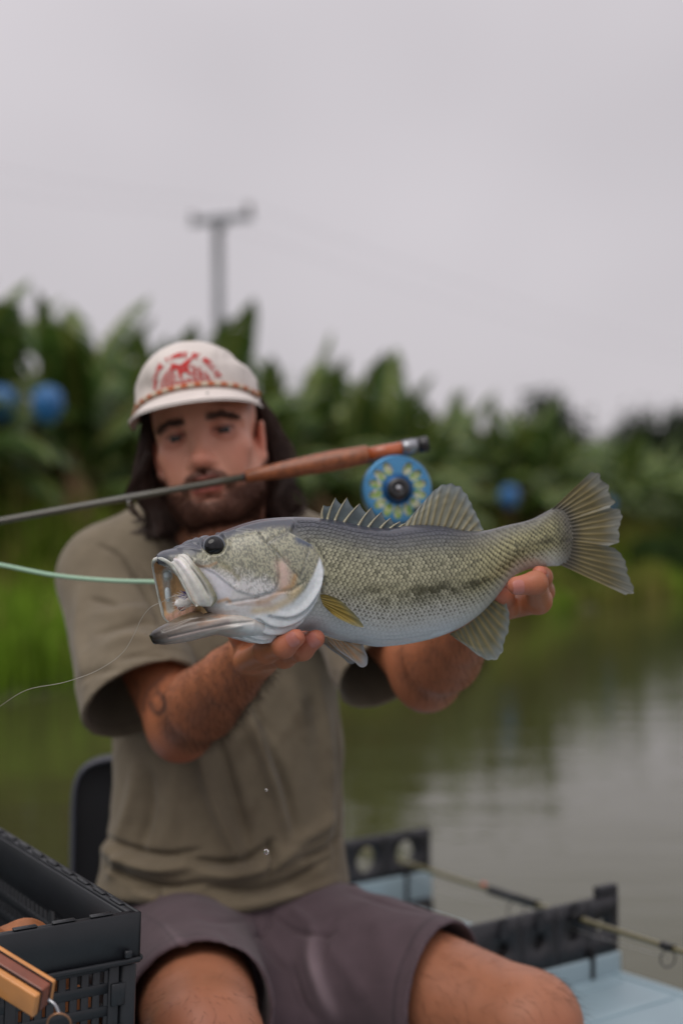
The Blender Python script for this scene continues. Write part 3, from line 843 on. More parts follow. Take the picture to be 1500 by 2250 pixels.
def build_fish():
    m_skin = mat('bass_skin', (0, 0, 0), rough=0.30, vcol=True, var=0.10, vscale=260, bump=0.25, bscale=900, bdist=0.0006, spec=0.45, coat=0.35, coatr=0.12, sss=0.08, sssscale=0.004)
    m_scale = mat('bass_scales', (0, 0, 0), rough=0.36, vcol=True, spec=0.4, coat=0.10, coatr=0.15)
    m_fin = mat('bass_fin', (0, 0, 0), rough=0.35, vcol=True, spec=0.4, coat=0.2, coatr=0.2)
    nd, lk = m_fin.node_tree.nodes, m_fin.node_tree.links
    tr = nd.new('ShaderNodeBsdfTranslucent'); ms = nd.new('ShaderNodeMixShader'); ms.inputs[0].default_value = 0.38
    lk.new(nd['Color Attribute'].outputs[0], tr.inputs[0]); lk.new(nd['Principled BSDF'].outputs[0], ms.inputs[1]); lk.new(tr.outputs[0], ms.inputs[2])
    lk.new(ms.outputs[0], nd['Material Output'].inputs[0])
    m_eye = mat('fish_eye', (6, 6, 9), rough=0.05, spec=0.45)
    m_ring = mat('fish_eye_rim', (112, 116, 124), rough=0.3)
    fish = thing('largemouth_bass', 'large olive and silver bass with gaping mouth held out in two hands', 'fish', fpx(860, 1421, 0))

    # ---- body and head: one skin
    xs = np.r_[np.linspace(352, 716, 420), np.linspace(718, 1264, 310)]
    nt = 150
    th = np.linspace(0, np.pi, nt)
    t = 0.5 - 0.5 * np.cos(th)
    X, T = np.meshgrid(xs, t, indexing='ij')
    V1 = f_surf(X, T)
    p1 = proj(V1)
    gN = np.cross(np.gradient(V1, axis=0), np.gradient(V1, axis=1)); gN /= np.linalg.norm(gN, axis=-1)[..., None] + 1e-12
    gN *= np.sign((gN @ EN).mean())
    edge = smooth01(0, 0.06, T) * smooth01(1, 0.94, T)
    D = head_disp(p1) * np.where(X < 730, 1, 0)
    fade = np.maximum(edge, 0.0)
    V1 = V1 + gN * (D * fade)[..., None]
    headf = smooth01(-1.5, 2.5, sd_poly(p1, HEADP))
    C = mixc(body_base_col(X, T, p1), head_col(p1, T), headf)
    # red brown shadowed skin where the gill cover meets the body stays in the geometry; only the spot by the fin is tinted
    d, _ = seg_dist(p1, [(712, 1288), (716, 1296)])
    C = mixc(C, lin((150, 118, 78)), np.exp(-(d / 6) ** 2) * 0.8)
    V2 = mirror_f(V1)[:, ::-1]
    V = np.concatenate([V1, V2[:, 1:-1]], 1); C = np.concatenate([C, C[:, ::-1][:, 1:-1]], 1)
    n = V.shape[1]
    F = grid_faces(len(xs), n, wrap_v=True)
    capn = V[-1].mean(0)
    Vv = np.concatenate([V.reshape(-1, 3), [capn]])
    e = (len(xs) - 1) * n; i = np.arange(n)
    F2 = np.stack([np.full(n, len(Vv) - 1), e + i, e + (i + 1) % n], -1)
    body = part('body', (Vv, [F, F2]), m_skin, fish, col=np.concatenate([C.reshape(-1, 3), C[-1].mean(0)[None]]))

    # ---- scales: small overlapping shields in staggered rows on both flanks
    rows, cols = 8.2, 9.4
    cx, cy = [], []
    for r in range(-22, 23):
        for q in range(0, 67):
            x = 640 + (q + 0.5 * (r % 2)) * cols
            if x > 1254: continue
            sh = np.interp(x, [640, 950, 1150, 1240], [1, 1, 0.68, 0.62])
            tt = 0.5 + r * rows * sh / (f_bot(x) - f_top(x))
            if 0.035 < tt < 0.955: cx.append(x); cy.append(tt)
    cx, cy = np.array(cx), np.array(cy)
    cx = cx + rng.normal(0, 0.45, len(cx)); cy = cy + rng.normal(0, 0.0018, len(cx))
    pc = proj(f_surf(cx, cy))
    ok = sd_poly(pc, HEADP) < -3
    cx, cy, pc = cx[ok], cy[ok], pc[ok]
    N = len(cx)
    sh = np.interp(cx, [640, 950, 1150, 1240], [1, 1, 0.72, 0.66])
    a0 = f_surf(cx, cy)
    tx = f_surf(cx + 1, cy) - f_surf(cx - 1, cy); tx /= np.linalg.norm(tx, axis=1)[:, None]
    ty = f_surf(cx, np.minimum(cy + 0.01, 1)) - f_surf(cx, cy - 0.01); ty -= (ty * tx).sum(1)[:, None] * tx; ty /= np.linalg.norm(ty, axis=1)[:, None]
    nn = np.cross(tx, ty); nn *= np.sign((nn @ EN))[:, None]
    unit = 1.5 / FPX
    # local outline: columns front -> back, rows across; rounded free edge
    gx = np.array([-0.62, -0.2, 0.25, 0.62]); gy = np.array([-1, -0.5, 0, 0.5, 1.0])
    LX = np.zeros((4, 5)); LY = np.zeros((4, 5)); LZ = np.zeros((4, 5))
    for a in range(4):
        for b in range(5):
            LY[a, b] = gy[b] * (0.62 if a < 3 else 0.50)
            LX[a, b] = gx[a] + (0.10 - 0.42 * gy[b] ** 2) * (0, 0.2, 0.6, 1)[a]
            LZ[a, b] = (-0.10, 0.02, 0.10, 0.125)[a] - 0.05 * gy[b] ** 2
    sx, sy = cols * unit * 1.18, rows * unit * 1.02
    tilt = rng.normal(0, 0.05, N)
    subt = np.interp(cy, [0, 0.15, 0.6, 0.85, 1], [0.5, 0.9, 1.0, 0.6, 0.35])
    S = (a0[:, None, None] + (tx * sh[:, None])[:, None, None] * LX[None, ..., None] * sx + (ty * sh[:, None])[:, None, None] * LY[None, ..., None] * sy
         + nn[:, None, None] * (((LZ[None] + tilt[:, None, None] * LX[None]) * subt[:, None, None]) * sx)[..., None] + nn[:, None, None] * 0.00012)
    pv = proj(S)
    tv = np.broadcast_to(cy[:, None, None], pv.shape[:-1])
    base = body_base_col(pv[..., 0], tv, pv)
    # each scale: pale hind rim, darker root
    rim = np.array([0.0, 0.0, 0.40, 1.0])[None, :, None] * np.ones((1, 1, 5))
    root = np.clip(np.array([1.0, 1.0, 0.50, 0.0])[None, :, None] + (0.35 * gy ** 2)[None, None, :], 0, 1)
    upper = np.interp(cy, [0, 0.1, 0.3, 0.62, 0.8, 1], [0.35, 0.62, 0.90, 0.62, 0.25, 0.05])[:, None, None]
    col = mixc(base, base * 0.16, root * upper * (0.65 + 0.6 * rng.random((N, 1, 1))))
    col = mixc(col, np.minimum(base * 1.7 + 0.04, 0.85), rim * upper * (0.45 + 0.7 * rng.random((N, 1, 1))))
    dots = (np.exp(-((cy - 0.68) / 0.14) ** 2) * smooth01(690, 730, cx) * (0.75 + 0.5 * rng.random(N)) * (0.55 + 0.45 * smooth01(.3, .6, rng.random(N))))[:, None, None]
    dshape = np.array([0.9, 0.95, 0.62, 0])[None, :, None] * np.array([0.0, 0.35, 1, 0.35, 0.0])[None, None, :]
    col = mixc(col, lin((52, 50, 36)), np.clip(dshape * dots * 1.3, 0, 0.95))
    # blackish patches of the side stripe, scale by scale
    blot = (np.exp(-((cy - 0.555) / 0.06) ** 2) * smooth01(740, 900, cx) * (fbm(pc * [0.06, 0.12], 40, 2) > 0.47) * (0.4 + 0.6 * rng.random(N)))[:, None, None]
    col = mixc(col, lin((54, 52, 32)), np.clip(blot * 0.9 * np.ones((1, 4, 5)), 0, 0.9))
    blot = (np.exp(-((cy - 0.36) / 0.16) ** 2) * (rng.random(N) < 0.10))[:, None, None]
    col = mixc(col, lin((84, 84, 66)), np.clip(blot * 0.7 * np.ones((1, 4, 5)), 0, 0.9))
    Sm = mirror_f(S)
    f1 = grid_faces(4, 5)
    Fs = (np.arange(N)[:, None, None] * 20 + f1[None]).reshape(-1, 4)
    Vs = np.concatenate([S.reshape(-1, 3), Sm.reshape(-1, 3)])
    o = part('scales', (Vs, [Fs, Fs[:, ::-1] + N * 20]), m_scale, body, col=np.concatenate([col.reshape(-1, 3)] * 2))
    tag(o, kind='stuff')

    # ---- eyes
    for s in (1, -1):
        c = fpx(EYE[0], EYE[1], 0.0245)
        R3 = frame(EN + 0.10 * EZ - 0.1 * EU)
        a = np.linspace(0, np.pi * 0.56, 14)
        r = 0.0100
        V, Fq = lathe(np.stack([r * np.sin(a), 0.62 * r * np.cos(a)], -1), 36, EN + 0.12 * EZ - 0.12 * EU, c)
        rv = lathe([(r * 0.985, 0.0006), (r * 1.10, 0.0012), (r * 1.16, -0.0002), (r * 1.10, -0.003), (r * 0.9, -0.003)], 36, EN + 0.12 * EZ - 0.12 * EU, c)
        if s < 0: V = mirror_f(V); Fq = [f[:, ::-1] for f in Fq]; rv = (mirror_f(rv[0]), rv[1])
        eye = part('eye', (V, Fq), m_eye, fish)
        part('eye_rim', rv, m_ring, eye)

    # ---- jaws
    def strip(L, Rr, offL, offR, bulge, n1=60, n2=24, mid=0.0, push=0.0):
        """surface between two photo curves lying at given heights off the fish's plane; bulge lifts its middle, push moves it tailwards"""
        L = curve_pts(L, n1); Rr = curve_pts(Rr, n1)
        s = np.linspace(0, 1, n2)[None, :, None]; u = np.linspace(0, 1, n1)
        offL = np.interp(u, np.linspace(0, 1, len(np.atleast_1d(offL))), np.atleast_1d(offL)); offR = np.interp(u, np.linspace(0, 1, len(np.atleast_1d(offR))), np.atleast_1d(offR))
        px = L[:, None] * (1 - s) + Rr[:, None] * s
        off = offL[:, None] * (1 - s[..., 0]) + offR[:, None] * s[..., 0] + bulge * np.sin(np.pi * s[..., 0]) * np.sin(np.pi * np.clip(u * 0.9 + 0.08, 0, 1))[:, None] ** 0.6
        V = fpx(px[..., 0], px[..., 1], off)
        if push: V = V + EU * (push * np.sin(np.pi * s[..., 0]) * np.sin(np.pi * np.clip(u, 0, 1))[:, None] ** 0.7)[..., None]
        return V, px

    # upper jaw plate (maxilla), both sides
    Lc = [(356, 1226), (378, 1240), (398, 1268), (412, 1296), (424, 1320), (432, 1330), (446, 1333)]
    Rc = [(376, 1216), (410, 1219), (428, 1238), (450, 1264), (468, 1292), (477, 1318), (466, 1333)]
    V, px = strip(Lc, Rc, [.008, .020, .027, .031, .033, .034, .033], [.012, .024, .031, .036, .039, .040, .037], 0.0035)
    u = np.linspace(0, 1, 60)[:, None]; s = np.linspace(0, 1, 24)[None, :]
    ridge = 0.0008 * np.exp(-((s - 0.42) / 0.10) ** 2) + 0.0010 * np.exp(-((s - 0.84) / 0.06) ** 2) - 0.0012 * np.exp(-((s - 0.70) / 0.05) ** 2) - 0.0008 * np.exp(-((s - 0.22) / 0.07) ** 2)
    V = V + EN * (ridge * np.sin(np.pi * np.clip(u, 0.03, 0.97)) ** 0.5)[..., None]
    c = np.broadcast_to(lin((208, 206, 200)), V.shape).copy()
    c = mixc(c, lin((222, 216, 220)), np.exp(-((s - 0.45) / 0.2) ** 2) * smooth01(0.6, 0.2, u))
    c = mixc(c, lin((188, 188, 170)), np.exp(-((s - 0.58) / 0.10) ** 2) * 0.55 + 0 * u)
    c = mixc(c, lin((132, 130, 108)), smooth01(0.70, 0.90, s) * smooth01(0.18, 0.45, u))
    c = mixc(c, lin((70, 72, 60)), np.exp(-((s - 0.72) / 0.045) ** 2) * smooth01(0.30, 0.42, u) * (1 - smooth01(0.7, 0.85, u)) * 0.9)
    c = mixc(c, lin((120, 112, 90)), smooth01(0.6, 1.0, s) * smooth01(0.2, 0.0, u) * 0.8)
    d = np.hypot(px[..., 0] - 386, (px[..., 1] - 1223) * 1.3)
    c = mixc(c, lin((112, 78, 58)), np.exp(-(d / 5) ** 2) * 0.9)
    c = mixc(c, lin((206, 176, 150)), np.exp(-(s / 0.12) ** 2) * smooth01(0.35, 0.9, u) * 0.6)
    c = c * (0.88 + 0.24 * fbm(px * [0.12, 0.05], 6))[..., None]
    def slab(V, c, th=0.0022):
        """give a surface thickness"""
        a, b = V.shape[:2]
        N = np.cross(np.gradient(V, axis=0), np.gradient(V, axis=1)); N /= np.linalg.norm(N, axis=-1)[..., None] + 1e-12
        N *= np.sign((N @ EN).mean())
        top, bot = V, V - N * th
        f = grid_faces(a, b)
        nv = a * b
        per = np.r_[np.arange(b), np.arange(1, a) * b + b - 1, (a - 1) * b + np.arange(b - 2, -1, -1), np.arange(a - 2, 0, -1) * b]
        nx = np.roll(per, -1)
        side = np.stack([per, nx, nx + nv, per + nv], -1)
        return (np.concatenate([top.reshape(-1, 3), bot.reshape(-1, 3)]), [f[:, ::-1], f + nv, side]), np.concatenate([c.reshape(-1, 3)] * 2)
    vf, cc = slab(V, c)
    mx = part('upper_jaw_plate', vf, m_skin, fish, col=cc)
    # far side of the gape, seen from within: leaning a little further forward
    Lf = [(337, 1231), (339, 1256), (346, 1294), (355, 1332), (364, 1360), (376, 1370)]
    Rf = [(372, 1219), (392, 1250), (402, 1290), (412, 1320), (424, 1340), (420, 1356)]
    V, px = strip(Lf, Rf, [-.010, -.024, -.030, -.033, -.034, -.032], [-.006, -.02, -.026, -.03, -.032, -.03], -0.003)
    c = np.broadcast_to(lin((178, 150, 116)), V.shape).copy()
    vf, cc = slab(V, c, 0.002)
    part('upper_jaw_plate', vf, m_skin, fish, col=cc)
    # mouth lining: hollow from the far edge round to the near plate
    Lm = [(338, 1233), (340, 1256), (347, 1294), (356, 1332), (365, 1359), (378, 1369), (400, 1362)]
    Rm = [(362, 1230), (384, 1250), (404, 1284), (418, 1312), (428, 1328), (446, 1334), (456, 1346)]
    V, px = strip(Lm, Rm, [-.006, -.022, -.028, -.031, -.032, -.030, -.02], [.010, .018, .025, .029, .031, .031, .028], -0.012, 90, 60, push=0.014)
    q = proj(V)
    c = np.broadcast_to(lin((206, 168, 122)), V.shape).copy()
    c = mixc(c, lin((150, 104, 58)), np.exp(-(seg_dist(q, [(342, 1238), (352, 1248), (368, 1246)])[0] / 10) ** 2) * 0.8)
    c = mixc(c, lin((172, 122, 70)), np.exp(-(seg_dist(q, [(342, 1250), (352, 1300), (360, 1335)])[0] / 5) ** 2) * 0.7)
    c = mixc(c, lin((196, 208, 212)), smooth01(14, 7, seg_dist(q, [(368, 1258), (368, 1266)])[0]))
    c = mixc(c, lin((186, 192, 190)), smooth01(11, 5, seg_dist(q, [(366, 1276), (370, 1312), (374, 1340)])[0]) * 0.8)
    c = mixc(c, lin((158, 176, 186)), smooth01(8, 3, seg_dist(q, [(398, 1268), (406, 1288)])[0]) * 0.7)
    c = mixc(c, lin((212, 168, 150)), smooth01(18, 5, seg_dist(q, [(372, 1362), (400, 1350), (420, 1340)])[0]) * 0.9)
    c = mixc(c, lin((150, 120, 86)), smooth01(0.5, 0.66, fbm(q * [0.2, 0.06], 2)) * 0.45)
    part('mouth_lining', (V.reshape(-1, 3), [grid_faces(90, 60)]), m_skin, fish, col=c.reshape(-1, 3))
    # bony pads on the roof of the mouth
    for (a, b, r) in (((367, 1256), (369, 1270), 8.5), ((368, 1290), (371, 1322), 6.5)):
        pts = curve_pts([fpx(a[0], a[1], -0.019), fpx((a[0] + b[0]) / 2, (a[1] + b[1]) / 2, -0.0185), fpx(b[0], b[1], -0.019)], 9)
        pr = r * unit * np.sqrt(np.clip(1 - np.linspace(-0.97, 0.97, 9) ** 4, 0, 1))
        v = tube(pts, pr, 12)
        part('tooth_pad', v, m_skin, fish, col=np.broadcast_to(lin((196, 208, 212)), v[0].shape))
    # lips: near and far halves of the upper rim
    for name_pts, offs, rr in (([(340, 1230), (352, 1227), (366, 1231), (384, 1246), (400, 1270), (412, 1296), (424, 1320), (434, 1332)], [0.0, .006, .013, .019, .024, .028, .031, .033], [4.5, 6, 6.5, 7, 6.5, 5.5, 4.5, 3]),
                               ([(342, 1229), (337, 1236), (339, 1258), (346, 1296), (355, 1334), (364, 1360), (372, 1367)], [0.0, -.010, -.022, -.029, -.032, -.033, -.032], [4.5, 4, 3, 2.6, 2.8, 3.8, 3])):
        a = np.array(name_pts, float)
        pts = curve_pts(fpx(a[:, 0], a[:, 1], np.array(offs)), 40)
        rad = np.interp(np.linspace(0, 1, 40), np.linspace(0, 1, len(rr)), rr) * unit
        v = tube(pts, rad, 14)
        q = proj(v[0])
        c = np.broadcast_to(lin((196, 198, 192)), v[0].shape).copy()
        c = mixc(c, lin((150, 146, 128)), smooth01(0.45, 0.65, fbm(q * 0.08, 4)) * 0.5)
        part('upper_lip', v, m_skin, fish, col=c)
    # lower jaw
    lx = np.linspace(329, 566, 150)
    lt = pinterp(lx, [329, 334, 345, 367, 400, 433, 460, 490, 530, 566], [1396, 1389, 1381, 1369, 1352, 1341, 1336, 1330, 1334, 1346])
    lb = pinterp(lx, [329, 334, 350, 380, 413, 445, 470, 500, 530, 566], [1399, 1410, 1416, 1415, 1410, 1402, 1396, 1400, 1404, 1404])
    lw = np.interp(lx, [329, 334, 350, 380, 420, 470, 510, 540, 566], [.0015, .006, .012, .019, .026, .034, .0385, .0395, .034])
    tt = np.linspace(0, 1, 60)
    q = 2 * tt - 1
    wprof = np.clip(1 - np.abs(q) ** 2.4, 0, 1) ** 0.55
    Y = lt[:, None] + (lb - lt)[:, None] * tt[None]
    Vn = fpx(np.broadcast_to(lx[:, None], Y.shape), Y, 0.0) + (lw[:, None] * wprof[None])[..., None] * EN
    pj = proj(Vn)
    fold = 0
    for pl, a, w in (([(360, 1384), (420, 1362), (480, 1352), (540, 1342)], -0.0016, 3.5), ([(372, 1400), (440, 1384), (500, 1372), (556, 1366)], -0.0014, 3.0), ([(340, 1390), (380, 1372), (420, 1354)], 0.0016, 4), ([(440, 1400), (480, 1386), (530, 1376)], 0.0015, 4)):
        d, _ = seg_dist(pj, pl); fold = fold + a * np.exp(-(d / w) ** 2)
    Vn = Vn + EN * (fold * wprof[None])[..., None]
    # trough on top between the two sides
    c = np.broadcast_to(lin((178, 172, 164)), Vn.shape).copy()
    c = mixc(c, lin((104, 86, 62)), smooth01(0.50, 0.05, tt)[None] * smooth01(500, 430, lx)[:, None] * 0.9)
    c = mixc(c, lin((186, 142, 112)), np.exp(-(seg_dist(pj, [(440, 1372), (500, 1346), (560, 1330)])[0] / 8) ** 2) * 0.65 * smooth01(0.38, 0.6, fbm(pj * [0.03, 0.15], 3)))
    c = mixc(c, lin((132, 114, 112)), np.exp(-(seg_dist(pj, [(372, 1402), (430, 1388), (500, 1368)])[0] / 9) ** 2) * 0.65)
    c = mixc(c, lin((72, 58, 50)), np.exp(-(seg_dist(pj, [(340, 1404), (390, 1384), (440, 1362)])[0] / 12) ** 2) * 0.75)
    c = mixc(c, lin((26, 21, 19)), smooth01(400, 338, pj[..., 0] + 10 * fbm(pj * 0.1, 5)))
    c = mixc(c, lin((196, 202, 204)), smooth01(480, 540, lx)[:, None] * smooth01(0.3, 0.6, tt)[None])
    c = mixc(c, lin((206, 190, 176)), smooth01(440, 490, lx)[:, None] * smooth01(0.3, 0.0, tt)[None] * 0.8)
    Vf = mirror_f(Vn)[:, ::-1]
    V = np.concatenate([Vn, Vf[:, 1:-1]], 1); cj = np.concatenate([c, c[:, ::-1][:, 1:-1]], 1)
    nn_ = V.shape[1]
    F = [grid_faces(len(lx), nn_, wrap_v=True)]
    k0 = V[0].mean(0); k1 = V[-1].mean(0)
    Vv = np.concatenate([V.reshape(-1, 3), [k0, k1]]); i = np.arange(nn_); e = (len(lx) - 1) * nn_
    F += [np.stack([np.full(nn_, len(Vv) - 2), (i + 1) % nn_, i], -1), np.stack([np.full(nn_, len(Vv) - 1), e + i, e + (i + 1) % nn_], -1)]
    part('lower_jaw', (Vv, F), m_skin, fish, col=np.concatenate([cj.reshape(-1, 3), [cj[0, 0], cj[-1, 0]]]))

    # ---- fins: membrane between a root line and a free edge, pleated along its rays
    def fin(name, root, tip, nray, off0, off1, cr, cm, ce, parent=fish, amp=0.0011, jag=0.0, curl=0.0, nu=None, nv=34, bend=0.0, mirror=False, seed=1, swap=1.0):
        nu = nu or nray * 10 + 1
        root = curve_pts(root, nu); tip = curve_pts(tip, nu)
        r_ = np.random.default_rng(seed)
        u = np.linspace(0, 1, nu)[:, None]; v = np.linspace(0, 1, nv)[None, :]
        ph = u * nray
        rayp = np.abs(((ph + 0.5) % 1) - 0.5) * 2            # 0 on a ray, 1 between
        if jag:
            jg = jag * (rayp[:, 0] ** 1.5 + 0.5 * (vnoise(np.stack([ph[:, 0] * 1.7, 0 * ph[:, 0]], -1), seed) - 0.3))
            tip = tip + (root - tip) * jg[:, None]
        px = root[:, None] * (1 - v[..., None]) + tip[:, None] * v[..., None]
        if bend:                                              # rays curve in the fin's plane
            dd = np.stack([-(tip - root)[:, 1], (tip - root)[:, 0]], -1)
            px = px + dd[:, None] * (bend * (v * (1 - v)))[..., None]
        off = off0 * (1 - v) + off1 * v + curl * np.sin(np.pi * u) * v
        V = fpx(px[..., 0], px[..., 1], off)
        pleat = (1 - rayp) ** 2 * amp * (1 - 0.55 * v) * smooth01(0, 0.08, v)
        pleat = pleat + 0.35 * amp * (vnoise(np.stack([ph + 0 * v, v * 9 + 0 * ph], -1), seed + 3) - 0.5) * v * 2
        V = V + EN * pleat[..., None]
        ray = np.exp(-(rayp / 0.42) ** 2) * (1 - 0.5 * v)
        c = mixc(np.broadcast_to(lin(cm), V.shape), lin(cr), ray * 0.8)
        c = mixc(c, lin(ce), smooth01(0.62, 1.0, v + 0.0 * u) * 0.8)
        if name == 'tail_fin': c = mixc(c, lin((88, 84, 76)), smooth01(.34, .1, v + 0 * u) * .9)
        c = c * (0.82 + 0.36 * vnoise(np.stack([ph * 3 + 0 * v, v * 5 + 0 * ph], -1), seed + 9))[..., None]
        a, b = V.shape[:2]
        th = 0.0007 * (1 - 0.6 * v) + 0 * u
        bot = V - EN * th[..., None]
        f = grid_faces(a, b); nv_ = a * b
        per = np.r_[np.arange(b), np.arange(1, a) * b + b - 1, (a - 1) * b + np.arange(b - 2, -1, -1), np.arange(a - 2, 0, -1) * b]
        nx = np.roll(per, -1)
        Vv = np.concatenate([V.reshape(-1, 3), bot.reshape(-1, 3)]); Ff = [f, f[:, ::-1] + nv_, np.stack([per, nx, nx + nv_, per + nv_], -1)]
        cc = np.concatenate([c.reshape(-1, 3)] * 2)
        o = part(name, (Vv, Ff), m_fin, parent, col=cc)
        if mirror: part(name, (mirror_f(Vv), [g[:, ::-1] for g in Ff]), m_fin, parent, col=cc)
        return o
    olive, straw, pale = (104, 100, 74), (168, 154, 108), (150, 158, 162)
    # spiny front of the dorsal fin
    bx = [707, 718, 734, 753, 785, 806, 832, 852, 874]
    by = [1137, 1140, 1143, 1147, 1154, 1158, 1161, 1161, 1158]
    tx_ = [711, 737, 762, 790, 816, 838, 858, 879, 890]
    ty_ = [1109, 1093, 1093, 1106, 1115, 1125, 1138, 1146, 1150]
    sp = None
    for k in range(8):
        a0_, a1_ = np.array((bx[k], by[k] + 3.0)), np.array((bx[k + 1], by[k + 1] + 3.0)); t0_, t1_ = np.array((tx_[k], ty_[k])), np.array((tx_[k + 1], ty_[k + 1]))
        # membrane scallops down from each spine tip to the middle of the next spine
        uu = np.linspace(0, 1, 9)
        edge_ = np.array([t0_ * (1 - q) + (a1_ + (t1_ - a1_) * 0.72) * q + np.array([0, 9.0 * 4 * q * (1 - q) * 0.5]) for q in uu])
        o = fin('dorsal_membrane', [a0_, a1_], edge_, 1, 0.0, 0.0015, (120, 126, 126), (112, 124, 128), (140, 150, 156), parent=sp or fish, amp=0.0004, nu=20, nv=16, seed=k)
        if sp is None: sp = o; o.name = 'spiny_dorsal_fin'
    for k in range(9):
        a0_, t0_ = (bx[k], by[k] + 4), (tx_[k], ty_[k])
        pts = curve_pts([fpx(a0_[0], a0_[1], 0.0008), fpx((a0_[0] + t0_[0]) / 2 - 2, (a0_[1] + t0_[1]) / 2, 0.0012), fpx(t0_[0], t0_[1], 0.0015)], 8)
        v = tube(pts, np.linspace(0.0017, 0.0003, 8), 8)
        part('fin_spine', v, m_skin, sp, col=np.broadcast_to(lin((150, 146, 122)), v[0].shape))
    fin('soft_dorsal_fin', [(880, 1160), (930, 1157), (985, 1162), (1040, 1172)], [(896, 1142), (925, 1108), (954, 1076), (972, 1063), (990, 1061), (1008, 1066), (1022, 1082), (1038, 1112), (1054, 1146), (1061, 1164)], 12, 0.0, -0.004, straw, (142, 144, 130), (152, 162, 166), amp=0.0016, jag=0.035, bend=-0.05, seed=4)
    fin('tail_fin', [(1204, 1126), (1226, 1132), (1240, 1156), (1246, 1182), (1240, 1210), (1222, 1238)],
        [(1298, 1036), (1316, 1040), (1322, 1056), (1334, 1062), (1340, 1088), (1350, 1104), (1340, 1114), (1362, 1120), (1366, 1132), (1359, 1160), (1358, 1192), (1337, 1200), (1352, 1206), (1368, 1224), (1380, 1262), (1391, 1304), (1372, 1307)], 20, 0.001, 0.010, (160, 144, 94), (118, 110, 80), (142, 146, 142), amp=0.0013, jag=0.02, nv=44, seed=5, curl=0.006)
    fin('anal_fin', [(986, 1393), (1020, 1376), (1056, 1348), (1092, 1312)], [(998, 1402), (1024, 1420), (1052, 1442), (1072, 1451), (1088, 1450), (1104, 1432), (1106, 1414), (1116, 1386), (1118, 1350), (1112, 1326)], 11, 0.0, 0.004, (176, 158, 104), (122, 122, 98), (146, 156, 158), amp=0.0016, jag=0.03, bend=0.05, seed=6)
    fin('pelvic_fin', [(709, 1397), (728, 1403), (752, 1410), (772, 1413)], [(716, 1404), (744, 1430), (778, 1454), (795, 1467), (806, 1462), (808, 1448), (803, 1432), (797, 1416)], 6, 0.012, 0.020, (176, 128, 76), (150, 138, 122), (158, 166, 176), amp=0.0012, seed=7, mirror=True, jag=0.015)
    fin('pectoral_fin', [(703, 1306), (706, 1318), (712, 1332), (720, 1340)], [(718, 1306), (744, 1317), (770, 1340), (790, 1363), (798, 1378), (786, 1377), (764, 1369), (742, 1358), (728, 1348)], 8, 0.0425, 0.049, (112, 96, 40), (168, 146, 74), (140, 140, 112), amp=0.0009, seed=8, mirror=True, curl=0.004)
    return fish

FISH = build_fish()
# ------------------------------------------------------------------ the angler
HO = P(437, 950, 1.93)
_roll, _yaw, _pit = R(10), R(5), R(-2)
HR = np.array(Matrix.Rotation(-_roll, 3, 'Y') @ Matrix.Rotation(-_yaw, 3, 'Z') @ Matrix.Rotation(_pit, 3, 'X'))
def Lh(x, y, z): return HO + HR @ np.array([x, y, z], float)
def toL(V): return (np.asarray(V) - HO) @ HR

S_R, E_R, W_R = P(238, 1262, 2.13), P(398, 1592, 1.93), P(560, 1436, 1.70)
S_L, E_L, W_L = P(735, 1252, 2.10), P(938, 1474, 1.86), P(1052, 1352, 1.66)
HIP_R, KN_R = P(400, 2060, 2.12), P(452, 2290, 1.66)
HIP_L, KN_L = P(630, 2060, 2.12), P(1160, 2252, 1.80)
DECK_Z = 0.10
TOR = [P(475, 1290, 2.14), P(490, 1420, 2.13), P(500, 1650, 2.12), P(500, 1800, 2.12), P(492, 2000, 2.11)]
TORR = [.165, .170, .170, .172, .196]
YD = np.array([0, 1.0, 0])

FINGERS_R = [([P(540, 1452, 1.60), P(584, 1431, 1.500), P(624, 1421, 1.462), P(650, 1402, 1.452)], [.0125, .0122, .0112, .0098]),
             ([P(566, 1450, 1.61), P(624, 1441, 1.520), P(664, 1427, 1.482), P(694, 1403, 1.470)], [.0125, .0120, .0110, .0098]),
             ([P(585, 1440, 1.63), P(640, 1428, 1.570), P(668, 1414, 1.545), P(684, 1400, 1.530)], [.012, .0112, .0102, .0090]),
             ([P(590, 1430, 1.66), P(632, 1418, 1.620), P(652, 1406, 1.600), P(664, 1396, 1.590)], [.011, .0098, .0090, .0080])]
THUMB_R = ([P(548, 1432, 1.66), P(530, 1392, 1.63), P(528, 1356, 1.60), P(534, 1330, 1.585)], [.017, .0145, .0125, .0105])
FINGERS_L = [([P(1092, 1340, 1.62), P(1182, 1320, 1.566), P(1176, 1281, 1.512), P(1134, 1287, 1.506)], [.0140, .0135, .0118, .0102]),
             ([P(1086, 1320, 1.65), P(1190, 1300, 1.600), P(1190, 1268, 1.565), P(1184, 1260, 1.540)], [.013, .0125, .0105, .0088]),
             ([P(1074, 1350, 1.62), P(1112, 1334, 1.578), P(1106, 1308, 1.560), P(1090, 1300, 1.555)], [.013, .0122, .0105, .0092]),
             ([P(1062, 1362, 1.62), P(1084, 1346, 1.588), P(1082, 1326, 1.572), P(1076, 1316, 1.566)], [.0115, .0104, .0092, .0082])]
THUMB_L = ([P(1060, 1335, 1.66), P(1080, 1290, 1.66), P(1104, 1256, 1.65), P(1120, 1234, 1.645)], [.017, .0145, .0125, .0105])

